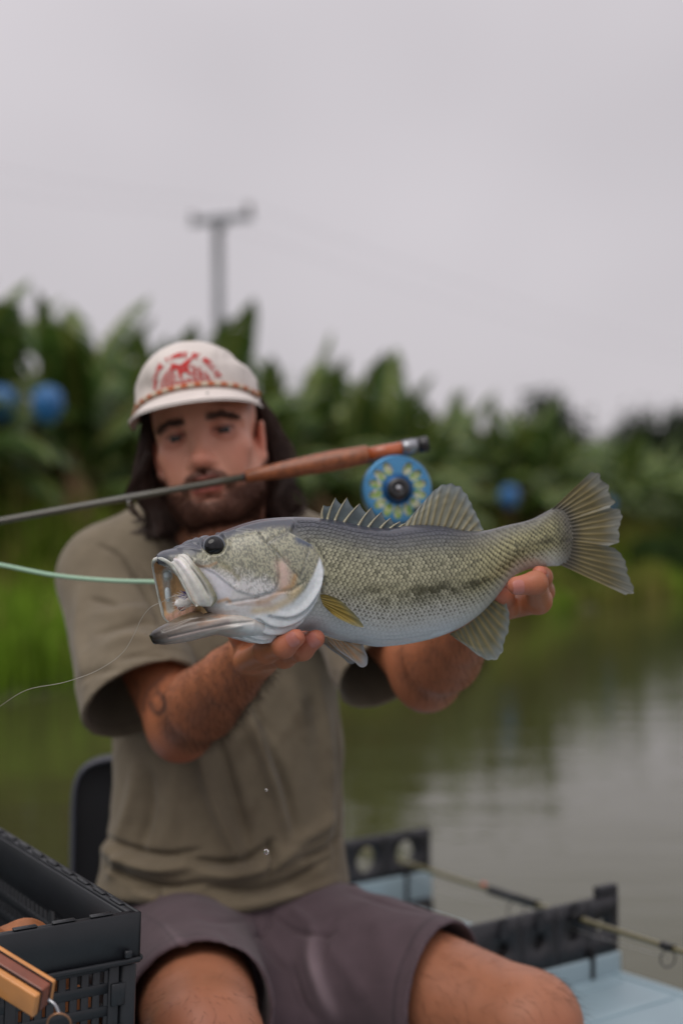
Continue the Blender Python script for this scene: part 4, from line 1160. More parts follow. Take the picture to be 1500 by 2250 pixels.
def build_body_solid():
    s = Solid()
    # trunk, neck
    s.chain(TOR, np.array(TORR) - np.array([.022, .022, .022, .03, .065]), k=.03, flat=.64, dirn=YD)
    s.chain([Lh(0, .088, -.045), Lh(0.0, .098, -.10), P(474, 1215, 2.135), P(474, 1270, 2.14)], [.054, .057, .063, .08], k=.035)
    s.chain([P(474, 1215, 2.15), P(330, 1240, 2.145), S_R], [.055, .052, .058], k=.04)
    s.chain([P(474, 1215, 2.15), P(640, 1236, 2.13), S_L], [.055, .052, .058], k=.04)
    # skull and face
    s.ell(Lh(-.004, .088, .038), (.073, .097, .088), HR, k=.02)
    s.ell(Lh(-.002, .050, -.010), (.0625, .062, .080), HR, k=.02)
    s.ell(Lh(0, .040, -.062), (.054, .050, .056), HR, k=.02)
    for q in (-1, 1):
        s.chain([Lh(q * .056, .085, -.045), Lh(q * .050, .062, -.080), Lh(q * .028, .012, -.108)], [.014, .015, .014], k=.03)      # jaw line
        s.ell(Lh(q * .044, .022, -.026), (.019, .020, .016), HR, k=.022)      # cheekbone
        s.ell(Lh(q * .032, .012, -.050), (.018, .014, .022), HR, k=.02)       # cheek
        s.chain([Lh(q * .012, .000, .016), Lh(q * .036, .003, .0185), Lh(q * .054, .022, .010)], [.0085, .009, .008], k=.012)   # brow
        s.ell(Lh(q * .033, .001, -.001), (.0165, .016, .0105), HR, k=.012, op='s')      # eye socket
        s.chain([Lh(q * .018, .0095, .0015), Lh(q * .033, .0050, .0046), Lh(q * .048, .0130, .0010)], [.0042, .0052, .0042], k=.004)   # upper lid
        s.chain([Lh(q * .018, .0100, -.0045), Lh(q * .033, .0068, -.0092), Lh(q * .048, .0140, -.0050)], [.0042, .0050, .0042], k=.005)   # lower lid
        s.ell(Lh(q * .074 - .003, .088, -.018), (.007, .018, .031), HR @ rotm(0, q * 8, q * 18), k=.006)     # ear
        s.ell(Lh(q * .080 - .003, .082, -.014), (.004, .010, .018), HR @ rotm(0, q * 8, q * 18), k=.004, op='s')
        s.ell(Lh(q * .073 - .003, .078, -.044), (.006, .009, .010), HR, k=.006)
        s.ell(Lh(q * .0125, -.012, -.0435), (.0085, .0105, .0075), HR, k=.007)     # nostril wings
        s.ell(Lh(q * .0075, -.0165, -.0515), (.0032, .0048, .003), HR, k=.003, op='s')
    s.chain([Lh(0, .003, .010), Lh(0, -.008, -.012), Lh(0, -.022, -.036)], [.0085, .0078, .0095], k=.013)    # nose ridge
    s.ell(Lh(0, -.0235, -.0405), (.0110, .0110, .0095), HR, k=.008)
    s.ell(Lh(0, -.003, -.066), (.026, .015, .017), HR, k=.014)           # mouth mound
    s.ell(Lh(0, -.0015, -.104), (.021, .018, .016), HR, k=.016)          # chin
    s.chain([Lh(-.021, -.0035, -.0655), Lh(-.008, -.0155, -.0625), Lh(.0, -.0155, -.0635), Lh(.008, -.0155, -.0625), Lh(.021, -.0035, -.0655)], [.003, .0045, .0042, .0045, .003], k=.004)   # upper lip
    s.chain([Lh(-.020, -.004, -.074), Lh(-.007, -.014, -.0775), Lh(.007, -.014, -.0775), Lh(.020, -.004, -.074)], [.003, .0056, .0056, .003], k=.004)      # lower lip
    s.ell(Lh(0, -.006, -.0895), (.016, .006, .005), HR, k=.008, op='s')
    s.ell(Lh(0, -.014, -.0695), (.017, .010, .0022), HR, k=.002, op='s')  # parted lips
    s.ell(Lh(0, -.0175, -.0565), (.0028, .004, .005), HR, k=.003, op='s')
    # arms
    s.chain([S_R, S_R * .5 + E_R * .5, E_R], [.048, .046, .044], k=.03)
    m1 = E_R * .68 + W_R * .32
    s.chain([E_R, m1, E_R * .3 + W_R * .7, W_R], [.043, .0485, .038, .0295], k=.02)
    s.ell(E_R + [-.006, .022, -.022], (.026, .026, .026), None, k=.03)
    s.chain([S_L, S_L * .5 + E_L * .5, E_L], [.042, .042, .044], k=.03)
    m2 = E_L * .68 + W_L * .32
    s.chain([E_L, m2, E_L * .3 + W_L * .7, W_L], [.044, .050, .038, .029], k=.02)
    s.ell(E_L + [0, .016, -.02], (.03, .03, .03), None, k=.03)
    # hands: palm slab, then each finger as its own chain
    for W, fs, th in ((W_R, FINGERS_R, THUMB_R), (W_L, FINGERS_L, THUMB_L)):
        for f in fs:
            s.chain([W, W * .45 + f[0][0] * .55, f[0][0]], [.022, .0165, .0145], k=.014)
        for pts, r in fs: s.chain(pts, r, k=.0035)
        s.chain(*th, k=.006)
        for pts, r in fs:                                   # knuckles
            s.ell(pts[1], (r[1] * 1.07,) * 3, None, k=.005); s.ell(pts[2], (r[2] * 1.04,) * 3, None, k=.004)
    # legs, shins, feet
    for hip, kn, q in ((HIP_R, KN_R, -1), (HIP_L, KN_L, 1)):
        s.chain([hip, hip * .5 + kn * .5, kn], [.078, .083, .064], k=.03)
        an = np.array([kn[0] + q * .03, kn[1] + .05, DECK_Z + .085])
        s.chain([kn, kn * .65 + an * .35 + [0, .02, 0], an], [.060, .058, .036], k=.03)
        s.ell(kn + [0, -.022, .010], (.040, .034, .042), None, k=.03)
        s.chain([an, an + [q * .01, -.10, -.045], an + [q * .02, -.17, -.062]], [.038, .034, .021], k=.03)
        s.ell(an + [0, .03, -.05], (.032, .036, .034), None, k=.02)
    return s

def skin_cols(V):
    l = toL(V); p = proj(V)
    x, y, z = l[:, 0], l[:, 1], l[:, 2]
    n1 = fbm(V * 60, 3); n2 = fbm(V * 14, 7)
    face = lin((204, 146, 122)); arm = lin((164, 103, 72)); leg = lin((164, 108, 80)); red = lin((190, 92, 76))
    c = np.broadcast_to(arm, V.shape).copy()
    c = mixc(c, leg, smooth01(.72, .62, V[:, 2]))
    head = smooth01(-.17, -.13, z) * (np.abs(x) < .13) * (y < .25)
    c = mixc(c, face, head)
    c = c * (0.86 + 0.22 * n1 + 0.12 * n2)[:, None]
    g = lambda cx, cy, cz, r: np.exp(-(((x - cx) ** 2 + (y - cy) ** 2 + (z - cz) ** 2) / r ** 2))
    c = mixc(c, red, head * 0.42 * (g(0, -.026, -.042, .016)) + head * 0.25 * (g(-.045, .01, -.035, .025) + g(.045, .01, -.035, .025)))
    c = mixc(c, lin((202, 112, 96)), 0.45 * (g(.077, .088, -.018, .03) + g(-.077, .088, -.018, .03)) * head)
    # lips
    lip = np.exp(-((z + .0775) / .0062) ** 2) * (np.abs(x) < .024) * (y < .004) * smooth01(.024, .016, np.abs(x))
    c = mixc(c, lin((206, 108, 104)), lip * head * 0.9)
    lip = np.exp(-((z + .0640) / .0045) ** 2) * smooth01(.024, .014, np.abs(x)) * (y < .004)
    c = mixc(c, lin((168, 88, 80)), lip * head * 0.8)
    c = mixc(c, lin((34, 16, 14)), np.exp(-((z + .0695) / .0024) ** 2) * smooth01(.019, .013, np.abs(x)) * (y < -.0035) * head * 0.95)
    # brows, lashes, beard roots
    for q in (-1, 1):
        bx = q * x
        d = np.abs(z - (.0175 - .30 * np.maximum(bx - .038, 0) - .06 * np.maximum(.038 - bx, 0)))
        c = mixc(c, lin((52, 34, 28)), np.exp(-(d / .0048) ** 2) * smooth01(.012, .018, bx) * smooth01(.060, .050, bx) * (y < .04) * head * .7)
        d = np.abs(z - (.0022 - 9 * (bx - .033) ** 2))
        c = mixc(c, lin((34, 22, 20)), np.exp(-(d / .0022) ** 2) * smooth01(.017, .021, bx) * smooth01(.050, .046, bx) * (y < .03) * head * .95)
        c = mixc(c, lin((150, 86, 74)), np.exp(-(((bx - .033) / .022) ** 2 + ((z + .004) / .013) ** 2)) * (y < .04) * head * .45)
    b = beard_mask(l)
    c = mixc(c, lin((74, 46, 38)), b * head * (0.55 + 0.3 * n1))
    # finger ends and knuckles, elbow, knee: redder skin
    for fs in (FINGERS_R, FINGERS_L):
        for pts, r in fs:
            d = np.linalg.norm(V - pts[3], axis=1)
            c = mixc(c, lin((188, 110, 94)), np.exp(-(d / .015) ** 2) * .7)
            d = np.linalg.norm(V - pts[2], axis=1)
            c = mixc(c, lin((168, 96, 76)), np.exp(-(d / .012) ** 2) * .5)
    d = np.linalg.norm(V - (E_R + [-.004, .02, -.05]), axis=1)
    c = mixc(c, lin((190, 96, 76)), np.exp(-(d / .045) ** 2) * .7)
    d = np.linalg.norm(V - (KN_L + [.03, -.06, -.02]), axis=1)
    c = mixc(c, lin((178, 92, 74)), np.exp(-(d / .04) ** 2) * .5)
    d = np.linalg.norm(V - (KN_R + [0, -.07, .02]), axis=1)
    c = mixc(c, lin((184, 110, 88)), np.exp(-(d / .05) ** 2) * .4)
    # faded line tattoo on the right upper arm
    vis = (V[:, 1] < E_R[1] + 0.03) * (V[:, 1] > 1.6)
    tat = 0
    for pl, w, a in (([(316, 1560), (320, 1528), (338, 1504), (356, 1490)], 5, .5), ([(330, 1545), (338, 1562), (350, 1568), (362, 1556), (360, 1536), (348, 1522)], 5.5, .75),
                     ([(322, 1520), (332, 1540), (342, 1552)], 4, .45), ([(338, 1530), (346, 1516), (344, 1505)], 4, .5), ([(296, 1498), (304, 1514), (300, 1536)], 4, .35), ([(352, 1490), (362, 1480), (376, 1472)], 4, .35)):
        d, _ = seg_dist(p, curve_pts(pl, 14)); tat = np.maximum(tat, a * np.exp(-(d / w) ** 2))
    c = mixc(c, lin((58, 52, 52)), np.clip(tat, 0, 1) * vis * (p[:, 1] > 1450) * (p[:, 0] < 400))
    return c

def beard_mask(l):
    x, y, z = l[..., 0], l[..., 1], l[..., 2]
    ax = np.abs(x)
    jaw = smooth01(.014, .0, z - np.interp(ax, [0, .02, .035, .055, .075], [-.100, -.096, -.088, -.080, -.050])) * smooth01(-.135, -.120, z) * smooth01(.095, .075, y)
    must = np.exp(-(np.maximum(np.abs(z - np.interp(ax, [0, .010, .026, .034], [-.0565, -.0575, -.064, -.074])) - .0035, 0) / .0030) ** 2) * smooth01(.036, .030, ax) * (y < .02)
    side = smooth01(.006, .0, np.abs(ax - np.interp(z, [-.10, -.085, -.07], [.030, .031, .032])) - .004) * (z < -.066) * (z > -.10) * (y < .02)
    chin = np.exp(-((x / .007) ** 2 + ((z + .090) / .006) ** 2)) * (y < .02)
    return np.clip(np.maximum.reduce([jaw, must * .95, side * .8, chin * .6]), 0, 1)

def strands(roots, dirs, length, seg, w0, r_, bend=None, curl=0.0, jitter=0.25, gravity=0.0):
    """thin three-sided hairs"""
    N = len(roots)
    d = dirs + r_.normal(0, jitter, (N, 3)); d /= np.linalg.norm(d, axis=1)[:, None]
    L = np.broadcast_to(length, (N,)) / seg
    P_ = [roots]; p = roots.copy()
    for k in range(seg):
        d = d + np.array([0, 0, -gravity]) + (bend if bend is not None else 0) + r_.normal(0, curl, (N, 3))
        d /= np.linalg.norm(d, axis=1)[:, None]
        p = p + d * L[:, None]; P_.append(p)
    return hair_mesh(np.stack(P_, 1), w0)

def hair_mesh(PT, w0):
    N, S = PT.shape[:2]
    T = np.gradient(PT, axis=1); T /= np.linalg.norm(T, axis=-1)[..., None] + 1e-12
    U = np.cross(T, np.array([0.31, 0.87, 0.38])); U /= np.linalg.norm(U, axis=-1)[..., None] + 1e-12
    W = np.cross(T, U)
    w = (w0 * np.linspace(1, 0.25, S))[None, :, None] if np.isscalar(w0) else w0[..., None]
    ring = [PT + w * (math.cos(a) * U + math.sin(a) * W) for a in (0, 2.094, 4.189)]
    V = np.stack(ring, 2).reshape(-1, 3)
    f = grid_faces(S, 3, wrap_v=True)
    F = (np.arange(N)[:, None, None] * (S * 3) + f[None]).reshape(-1, 4)
    return V, [F]

def fold_field(p, folds):
    h = np.zeros(len(p))
    for pl, a, w in folds:
        pl = curve_pts(pl, 20)
        bb = (p[:, 0] > pl[:, 0].min() - 3 * w) & (p[:, 0] < pl[:, 0].max() + 3 * w) & (p[:, 1] > pl[:, 1].min() - 3 * w) & (p[:, 1] < pl[:, 1].max() + 3 * w)
        if not bb.any(): continue
        if a < 0: w = w * .72
        d, t = seg_dist(p[bb], pl)
        h[bb] += a * np.exp(-(d / w) ** 2) * np.sin(np.pi * np.clip(t * .94 + .03, 0, 1)) ** .6
    return h

def laplace(V, F, it=2, lam=.5):
    f = F[0]; n = len(V)
    e = np.concatenate([f[:, [0, 1]], f[:, [1, 2]], f[:, [2, 3]], f[:, [3, 0]]])
    deg = np.bincount(e[:, 0], minlength=n) + np.bincount(e[:, 1], minlength=n)
    for _ in range(it):
        A = np.stack([np.bincount(e[:, 0], V[e[:, 1], k], n) + np.bincount(e[:, 1], V[e[:, 0], k], n) for k in range(3)], -1)
        V = V + lam * (A / np.maximum(deg, 1)[:, None] - V)
    return V

def build_man():
    m_skin = mat('skin', (0, 0, 0), rough=0.46, vcol=True, bump=0.22, bscale=420, bdist=0.0012, spec=0.4, sss=0.12, sssscale=0.006)
    m_skin.node_tree.nodes['Principled BSDF'].inputs['Subsurface Radius'].default_value = (1.0, 0.35, 0.2)
    m_nail = mat('nail', (178, 112, 100), rough=0.3, coat=0.3)
    m_hair = mat('brown_hair', (58, 40, 33), rough=0.45, var=0.3, vscale=30, spec=0.4)
    m_bhair = mat('body_hair', (52, 32, 24), rough=0.6)
    man = thing('person', 'seated man in olive T-shirt and cream cap holding a fish out, rod between his teeth', 'person', (TOR[4][0], TOR[4][1], DECK_Z))
    s = build_body_solid()
    V, F = sdf_mesh(s, (-.50, 1.36, .02), (.42, 2.36, 1.42), .0026)
    V = laplace(V, F, 2)
    body = part('body', (V, F), m_skin, man, col=skin_cols(V))
    N = vert_normals(V, F)
    cen = np.array([0, 2.12, 0.8])
    # ---- nails
    for pts, r in (FINGERS_R[0], FINGERS_R[1], FINGERS_L[0], FINGERS_L[1], FINGERS_R[2]):
        ax = pts[3] - pts[2]; ax /= np.linalg.norm(ax)
        prev = pts[2] - pts[1]; prev /= np.linalg.norm(prev)
        out = np.array([0, -1.0, 0]) + (0.15 if pts[0][0] < 0 else -.2) * EZ
        out = out - (out @ ax) * ax; out /= np.linalg.norm(out)
        sd = np.cross(ax, out)
        u, v = np.meshgrid(np.linspace(-1, 1, 13), np.linspace(-1, 1, 9), indexing='ij')
        rr = r[3] * 1.035
        ang = v * 0.85 * np.sqrt(np.clip(1 - np.abs(u) ** 4 * .55, 0, 1))
        G = pts[3] + ax * (.0016 + u * .0062)[..., None] + (out * np.cos(ang)[..., None] + sd * np.sin(ang)[..., None]) * (rr * (1 - .10 * np.maximum(u, 0) ** 2))[..., None]
        part('fingernail', (G.reshape(-1, 3), [grid_faces(13, 9)]), m_nail, body)
    # ---- eyes
    m_ball = mat('eyeball', (150, 128, 118), rough=.3); m_iris = mat('iris', (30, 19, 15), rough=.25)
    for q in (-1, 1):
        a = np.linspace(0, np.pi, 12)
        e = part('eye', lathe(np.stack([.0118 * np.sin(a), .0118 * np.cos(a)], -1), 20, HR @ np.array([0, -1.0, 0]), Lh(q * .033, .0125, -.0018)), m_ball, man)
        a = np.linspace(0, .72, 6)
        part('iris', lathe(np.stack([.0121 * np.sin(a), .0121 * np.cos(a)], -1), 20, HR @ np.array([.04, -1.0, -.12]), Lh(q * .033, .0125, -.0018)), m_iris, e)

    # ---- hair: locks from under the cap, falling past the ears, ends flicking out
    r_ = np.random.default_rng(5)
    PT, WW = [], []
    for k in range(120):
        if k < 84:
            a = np.interp(k, [0, 83], [R(24), R(172)]) + r_.normal(0, .03)   # round the head from his left side over the back to his right
        else:
            a = r_.choice([R(26), R(32), R(162), R(172), R(180), R(186)]) + r_.normal(0, .05)
        cx, cy = math.cos(a), math.sin(a)          # +x viewer right, +y back
        rx, ry = .079, .099
        root = np.array([cx * rx - .004, .085 + cy * ry, .045 + .02 * max(cy, 0)])
        lenf = r_.uniform(.75, 1.0) * (1.0 if cy < .5 else 1.05)
        zend = -.125 * lenf - .02
        sgn = np.sign(cx)
        mid1 = np.array([cx * (.086 + .012 * r_.random()), .085 + cy * .108, .0])
        mid2 = np.array([cx * (.089 + .020 * r_.random()) + sgn * .002, .080 + cy * .112, zend * .45])
        wav = r_.normal(0, .010, 3)
        mid3 = np.array([cx * (.080 + .016 * r_.random()), .078 + cy * .105, zend * .8]) + wav
        flick = r_.uniform(-.014, .042)
        end = np.array([cx * .084 + sgn * flick, .078 + cy * .105 - .008 + r_.normal(0, .01), zend + max(flick, 0) * .5])
        g = curve_pts([root, mid1, mid2, mid3, end], 14)
        n = 34
        th = r_.random(n) * 6.28; rad = .011 * np.sqrt(r_.random(n))
        spread = np.linspace(.7, 1.15, 14) * np.r_[np.ones(9), np.linspace(1, .45, 5)]
        o = np.stack([np.cos(th) * rad, np.sin(th) * rad, r_.normal(0, .004, n)], -1)
        st = g[None] + o[:, None] * spread[None, :, None]
        ph = r_.random(n) * 6.28; s_ = np.linspace(0, 1, 14)
        st[..., 0] += (.0065 * np.sin(s_[None] * 9 + ph[:, None] * .35 + k) * s_[None]); st[..., 1] += (.0065 * np.cos(s_[None] * 8 + ph[:, None] * .35 + k) * s_[None])
        PT.append(st)
    # a stray wavy lock standing off his right side
    for q in range(2):
        g = curve_pts([Lh0 for Lh0 in (np.array([-.086, .06, -.01]), np.array([-.102, .05, -.035]), np.array([-.118 - .006 * q, .05, -.062]), np.array([-.116 - .006 * q, .05, -.085]), np.array([-.108, .05, -.098]))], 14)
        st = g[None] + r_.normal(0, .0022, (26, 1, 3)) * np.linspace(1, .5, 14)[None, :, None]
        PT.append(st)
    PT = np.concatenate(PT); PT = HO + PT @ HR.T
    hv = hair_mesh(PT, .00075)
    part('hair', hv, m_hair, man)
    # ---- beard, moustache, brows
    l = toL(V); hb = beard_mask(l) * (np.abs(l[:, 0]) < .09) * (l[:, 2] > -.13) * (l[:, 2] < -.02)
    idx = np.nonzero(hb > .25)[0]
    idx = idx[r_.random(len(idx)) < hb[idx]]
    idx = r_.choice(idx, min(5000, len(idx)), replace=False)
    dn = N[idx] * .55 + (HR @ np.array([0, -.15, -1.0])) + HR[:, 0][None] * (np.sign(l[idx, 0]) * .15)[:, None]
    bl = np.interp(l[idx, 2], [-.125, -.10, -.07, -.05], [.010, .009, .0065, .0055])
    bv = strands(V[idx] - N[idx] * .0005, dn, bl * (.6 + .6 * r_.random(len(idx))), 3, .00038, r_, jitter=.35)
    part('beard', bv, mat('beard_hair', (62, 38, 28), rough=.6, spec=.15), man)
    fm = (l[:, 1] < .05) & (np.abs(l[:, 2]) < .05)
    LV, VV = l[fm], V[fm]
    for q in (-1, 1):
        R0, D0 = [], []
        for k in range(230):
            bx = r_.uniform(.013, .057); bz = .0175 - .30 * max(bx - .038, 0) - .06 * max(.038 - bx, 0) + r_.normal(0, .0026)
            R0.append((q * bx, bz)); D0.append((q * .9, -.15, .25 if bx < .035 else -.25))
        R0 = np.array(R0); D0 = np.array(D0)
        pick = [int(np.argmin((LV[:, 0] - a) ** 2 + (LV[:, 2] - b) ** 2 + 0.2 * np.maximum(LV[:, 1], 0) ** 2)) for a, b in R0]
        part('eyebrow', strands(VV[pick], D0 @ HR.T, .008, 3, .00034, r_, jitter=.2), m_hair, man)
    # ---- hair on forearms and thighs
    def on(region, n, axis, length, bend, w):
        ids = np.nonzero(region)[0]; ids = r_.choice(ids, min(n, len(ids)), replace=False)
        d = axis[None] + N[ids] * .28
        return strands(V[ids] - N[ids] * .0004, d, length * (.5 + .8 * r_.random(len(ids))), 4, w, r_, jitter=.24, bend=bend, curl=.09)
    def near(a, b, lo, hi, r):
        ba = b - a; t = ((V - a) @ ba) / (ba @ ba)
        return (t > lo) & (t < hi) & (np.linalg.norm(V - a - np.clip(t, 0, 1)[:, None] * ba, axis=1) < r)
    va = W_R - E_R; va = va / np.linalg.norm(va)
    dn_ = np.array([0, 0, -.6])
    front = N[:, 1] < .35
    hv1 = on(near(E_R, W_R, .12, 1.0, .065) & front, 2800, (va * .65 + dn_), .018, None, .00017)
    vb = W_L - E_L; vb = vb / np.linalg.norm(vb)
    hv2 = on(near(E_L, W_L, .1, .95, .065) & front, 1100, (vb * .65 + dn_), .017, None, .00016)
    vl = KN_L - HIP_L; vl = vl / np.linalg.norm(vl); vr = KN_R - HIP_R; vr = vr / np.linalg.norm(vr)
    hv3 = on(near(HIP_L, KN_L, .45, 1.12, .11), 2000, vl * .8 + [0, 0, -.35], .019, None, .00018)
    hv4 = on(near(HIP_R, KN_R, .5, 1.15, .11), 1300, vr * .5 + [0, 0, -.5], .018, None, .00018)
    o = part('body_hair', merge(hv1, hv2, hv3, hv4), m_bhair, man); tag(o, kind='stuff')

    # ---- T-shirt
    m_shirt = mat('olive_cotton', (0, 0, 0), rough=.92, vcol=True, var=.10, vscale=40, bump=.35, bscale=900, bdist=.0008, spec=.15, sheen=.15)
    sh = Solid()
    sh.chain(TOR, TORR, k=.03, flat=.66, dirn=YD)
    sh.chain([P(474, 1222, 2.15), P(330, 1228, 2.145), S_R + [0, 0, .004]], [.066, .060, .070], k=.05)
    sh.chain([P(474, 1222, 2.15), P(640, 1226, 2.13), S_L + [0, 0, .004]], [.066, .060, .066], k=.05)
    def sleeve(pts, rad, c, n, inner):
        pts = np.asarray(pts, float); rad = np.asarray(rad, float); n = np.asarray(n, float) / np.linalg.norm(n)
        A = Solid().chain(pts, rad, k=.01); B = Solid().chain(pts[inner:], rad[inner:] - .0062, k=.01)
        def fn(p):
            d = np.maximum(A(p, 9), (p - c) @ n)
            return np.maximum(d, -np.maximum(B(p, 9), -((p - c) @ n) - .11))
        return fn, np.minimum(pts.min(0), c) - rad.max() - .02, np.maximum(pts.max(0), c) + rad.max() + .02
    cR = P(300, 1535, 1.95)
    fn, lo, hi = sleeve([S_R + [.0, .0, -.012], P(280, 1400, 2.065), P(302, 1500, 1.985), P(340, 1640, 1.90)], [.075, .081, .084, .088], cR, (.44, -.55, -.70), 0)
    sh.fun(fn, lo, hi, 'u', .02)
    cL = P(836, 1500, 1.935)
    fn, lo, hi = sleeve([S_L + [0, 0, -.01], P(796, 1362, 2.015), P(836, 1440, 1.95), P(880, 1540, 1.88)], [.069, .073, .073, .076], cL, (.42, -.6, -.62), 0)
    sh.fun(fn, lo, hi, 'u', .02)
    # neck opening and hem
    nk = [Lh(0, .085, -.06), P(474, 1190, 2.125), P(474, 1232, 2.125)]
    sh.chain(nk + [P(474, 1250, 2.128)], [.070, .071, .066, .03], k=.006, op='s')
    hemc = P(480, 2004, 1.98)
    def hem(p): return hemc[2] + .004 - .05 * (p[:, 0] + .17) * 0 + .06 * np.maximum(p[:, 0] + .08, 0) - .03 * (p[:, 1] - 2.0) - p[:, 2]
    sh.fun(hem, (-9, -9, -9), (9, 9, 9), 'i', .004)
    sh.chain([P(490, 1950, 2.12), P(490, 2100, 2.11)], [.172, .185], k=.004, op='s', flat=.62, dirn=YD)
    V, F = sdf_mesh(sh, (-.47, 1.80, .48), (.18, 2.36, 1.22), .0034)
    V = laplace(V, F, 3)
    N = vert_normals(V, F); p = proj(V)
    front = smooth01(.4, -.1, N[:, 1])
    folds = [([(222, 1198), (262, 1222), (300, 1272), (340, 1336), (372, 1400)], -.0085, 8), ([(236, 1204), (280, 1236), (322, 1290), (352, 1340)], .004, 12),
             ([(200, 1318), (232, 1322), (262, 1330)], -.0045, 9), ([(214, 1392), (262, 1378), (320, 1366), (352, 1372)], -.005, 8), ([(210, 1352), (260, 1350), (330, 1340)], .005, 14),
             ([(230, 1420), (300, 1402), (360, 1416)], .005, 12), ([(262, 1448), (320, 1440), (376, 1450)], -.003, 9), ([(178, 1500), (210, 1478), (262, 1470)], -.003, 12), ([(180, 1300), (176, 1400), (188, 1500)], .004, 12),
             ([(330, 1160), (356, 1196), (384, 1250), (396, 1310)], -.004, 12), ([(380, 1470), (402, 1540), (420, 1600)], -.004, 14),
             ([(430, 1600), (452, 1700), (486, 1800), (520, 1880), (530, 1920)], .009, 16), ([(470, 1600), (500, 1700), (530, 1800), (548, 1870)], -.006, 18),
             ([(540, 1540), (580, 1660), (612, 1760), (632, 1830)], .008, 14), ([(590, 1640), (630, 1740), (648, 1830)], -.007, 16), ([(300, 1680), (290, 1760), (262, 1840), (236, 1890)], .006, 16),
             ([(330, 1700), (326, 1800), (300, 1880)], -.006, 18), ([(380, 1700), (380, 1780), (366, 1860)], .004, 18), ([(700, 1480), (716, 1620), (722, 1760), (716, 1860)], .006, 14), ([(738, 1480), (744, 1640), (744, 1800), (738, 1900)], -.004, 8),
             ([(236, 1840), (300, 1868), (372, 1878), (440, 1868)], -.007, 10), ([(232, 1866), (290, 1898), (360, 1912), (420, 1902)], .009, 13), ([(240, 1906), (300, 1934), (370, 1948), (450, 1940)], -.007, 10),
             ([(420, 1888), (480, 1896), (540, 1888), (600, 1850)], -.008, 11), ([(440, 1920), (520, 1924), (600, 1900), (660, 1860)], .010, 15), ([(460, 1952), (560, 1956), (650, 1930), (720, 1890)], -.007, 11),
             ([(300, 1966), (400, 1984), (520, 1988), (640, 1968), (740, 1936)], .007, 10), ([(300, 1952), (350, 1962), (352, 1990)], -.006, 9), ([(590, 1850), (600, 1890), (584, 1920)], -.008, 9), ([(640, 1850), (690, 1830), (730, 1790)], .005, 14),
             ([(660, 1890), (710, 1870), (748, 1840)], -.006, 10), ([(240, 1930), (262, 1900), (284, 1880)], .006, 10), ([(520, 1480), (560, 1560), (600, 1620)], -.004, 16), ([(640, 1480), (660, 1560), (680, 1640)], .004, 20)]
    h = 1.9 * fold_field(p, folds) * front
    h += .005 * (fbm(V * [9, 9, 5], 61, 3) - .5) + .0026 * (fbm(V * [40, 30, 26], 62, 3) - .5)
    h *= smooth01(1.0, .5, np.abs(h) * 0)
    V = V + N * h[:, None]
    c = np.broadcast_to(lin((120, 110, 93)), V.shape).copy()
    wet = smooth01(70, 20, np.hypot((p[:, 0] - 655) / .8, (p[:, 1] - 1560) / 1.15) + 50 * (fbm(p * .03, 8) - .5)) * smooth01(.40, .58, fbm(p * .022, 14))
    wet = np.maximum(wet, .8 * smooth01(.46, .74, fbm(p * [.018, .014], 23, 5)) * (p[:, 1] > 1560) * smooth01(440, 560, p[:, 0]))
    c = mixc(c, lin((70, 60, 48)), np.clip(wet, 0, 1) * .55 * front)
    c = mixc(c, lin((104, 92, 72)), smooth01(1500, 1900, p[:, 1]) * .35)
    c = mixc(c, lin((92, 82, 66)), np.exp(-(np.abs((V - cR) @ (np.array([.44, -.55, -.70]) / np.linalg.norm([.44, -.55, -.7])) + .022) / .0016) ** 2) * .6)
    shirt = part('t_shirt', (V, F), m_shirt, man, col=c)
    # ribbed collar
    ring = []
    for a in np.linspace(0, 2 * np.pi, 48, endpoint=False):
        ring.append(P(474, 1196, 2.118) + np.array([.078 * math.cos(a), .066 * math.sin(a), -.016 * math.cos(2 * a) * 0 + .026 * math.sin(a) + .006 * math.cos(a) ** 2]))
    ring = np.array(ring + ring[:1])
    part('collar', tube(ring, .0085, 10, cap=False), mat('collar_rib', (92, 84, 68), rough=.95, var=.1, vscale=60, bump=.4, bscale=700), shirt)

    # ---- shorts
    m_sh = mat('plum_grey_twill', (0, 0, 0), rough=.85, vcol=True, var=.10, vscale=30, bump=.3, bscale=1100, bdist=.0006, spec=.2, sheen=.1)
    so = Solid()
    so.chain([P(490, 1985, 2.13), P(492, 2070, 2.13)], [.160, .175], k=.03, flat=.70, dirn=YD)
    def leg(pts, rad, c, n):
        pts = np.asarray(pts, float); rad = np.asarray(rad, float); n = np.asarray(n, float) / np.linalg.norm(n)
        A = Solid().chain(pts, rad, k=.01); B = Solid().chain(pts, rad - .006, k=.01)
        def fn(p):
            s_ = (p - c) @ n
            return np.maximum(np.maximum(A(p, 9), s_), -np.maximum(B(p, 9), -s_ - .09))
        return fn, pts.min(0) - rad.max(), pts.max(0) + rad.max()
    so.chain([HIP_R, HIP_L], [.094, .094], k=.04)
    so.chain([P(500, 2100, 2.06), P(560, 2190, 1.98), P(600, 2260, 1.93)], [.085, .075, .06], k=.05)
    so.chain([P(620, 2090, 2.06), P(760, 2150, 1.98)], [.090, .090], k=.05)
    cR2 = P(452, 2235, 1.765); nR = KN_R - HIP_R + np.array([.02, 0, -.02])
    fn, lo, hi = leg([HIP_R, HIP_R * .6 + KN_R * .4, HIP_R * .25 + KN_R * .75, KN_R], [.094, .097, .0935, .088], cR2, nR)
    so.fun(fn, lo, hi, 'u', .035)
    cL2 = P(985, 2150, 1.90); nL = np.array([.80, -.55, .0])
    fn, lo, hi = leg([HIP_L, HIP_L * .6 + KN_L * .4, HIP_L * .25 + KN_L * .75, KN_L], [.094, .099, .098, .092], cL2, nL)
    so.fun(fn, lo, hi, 'u', .035)
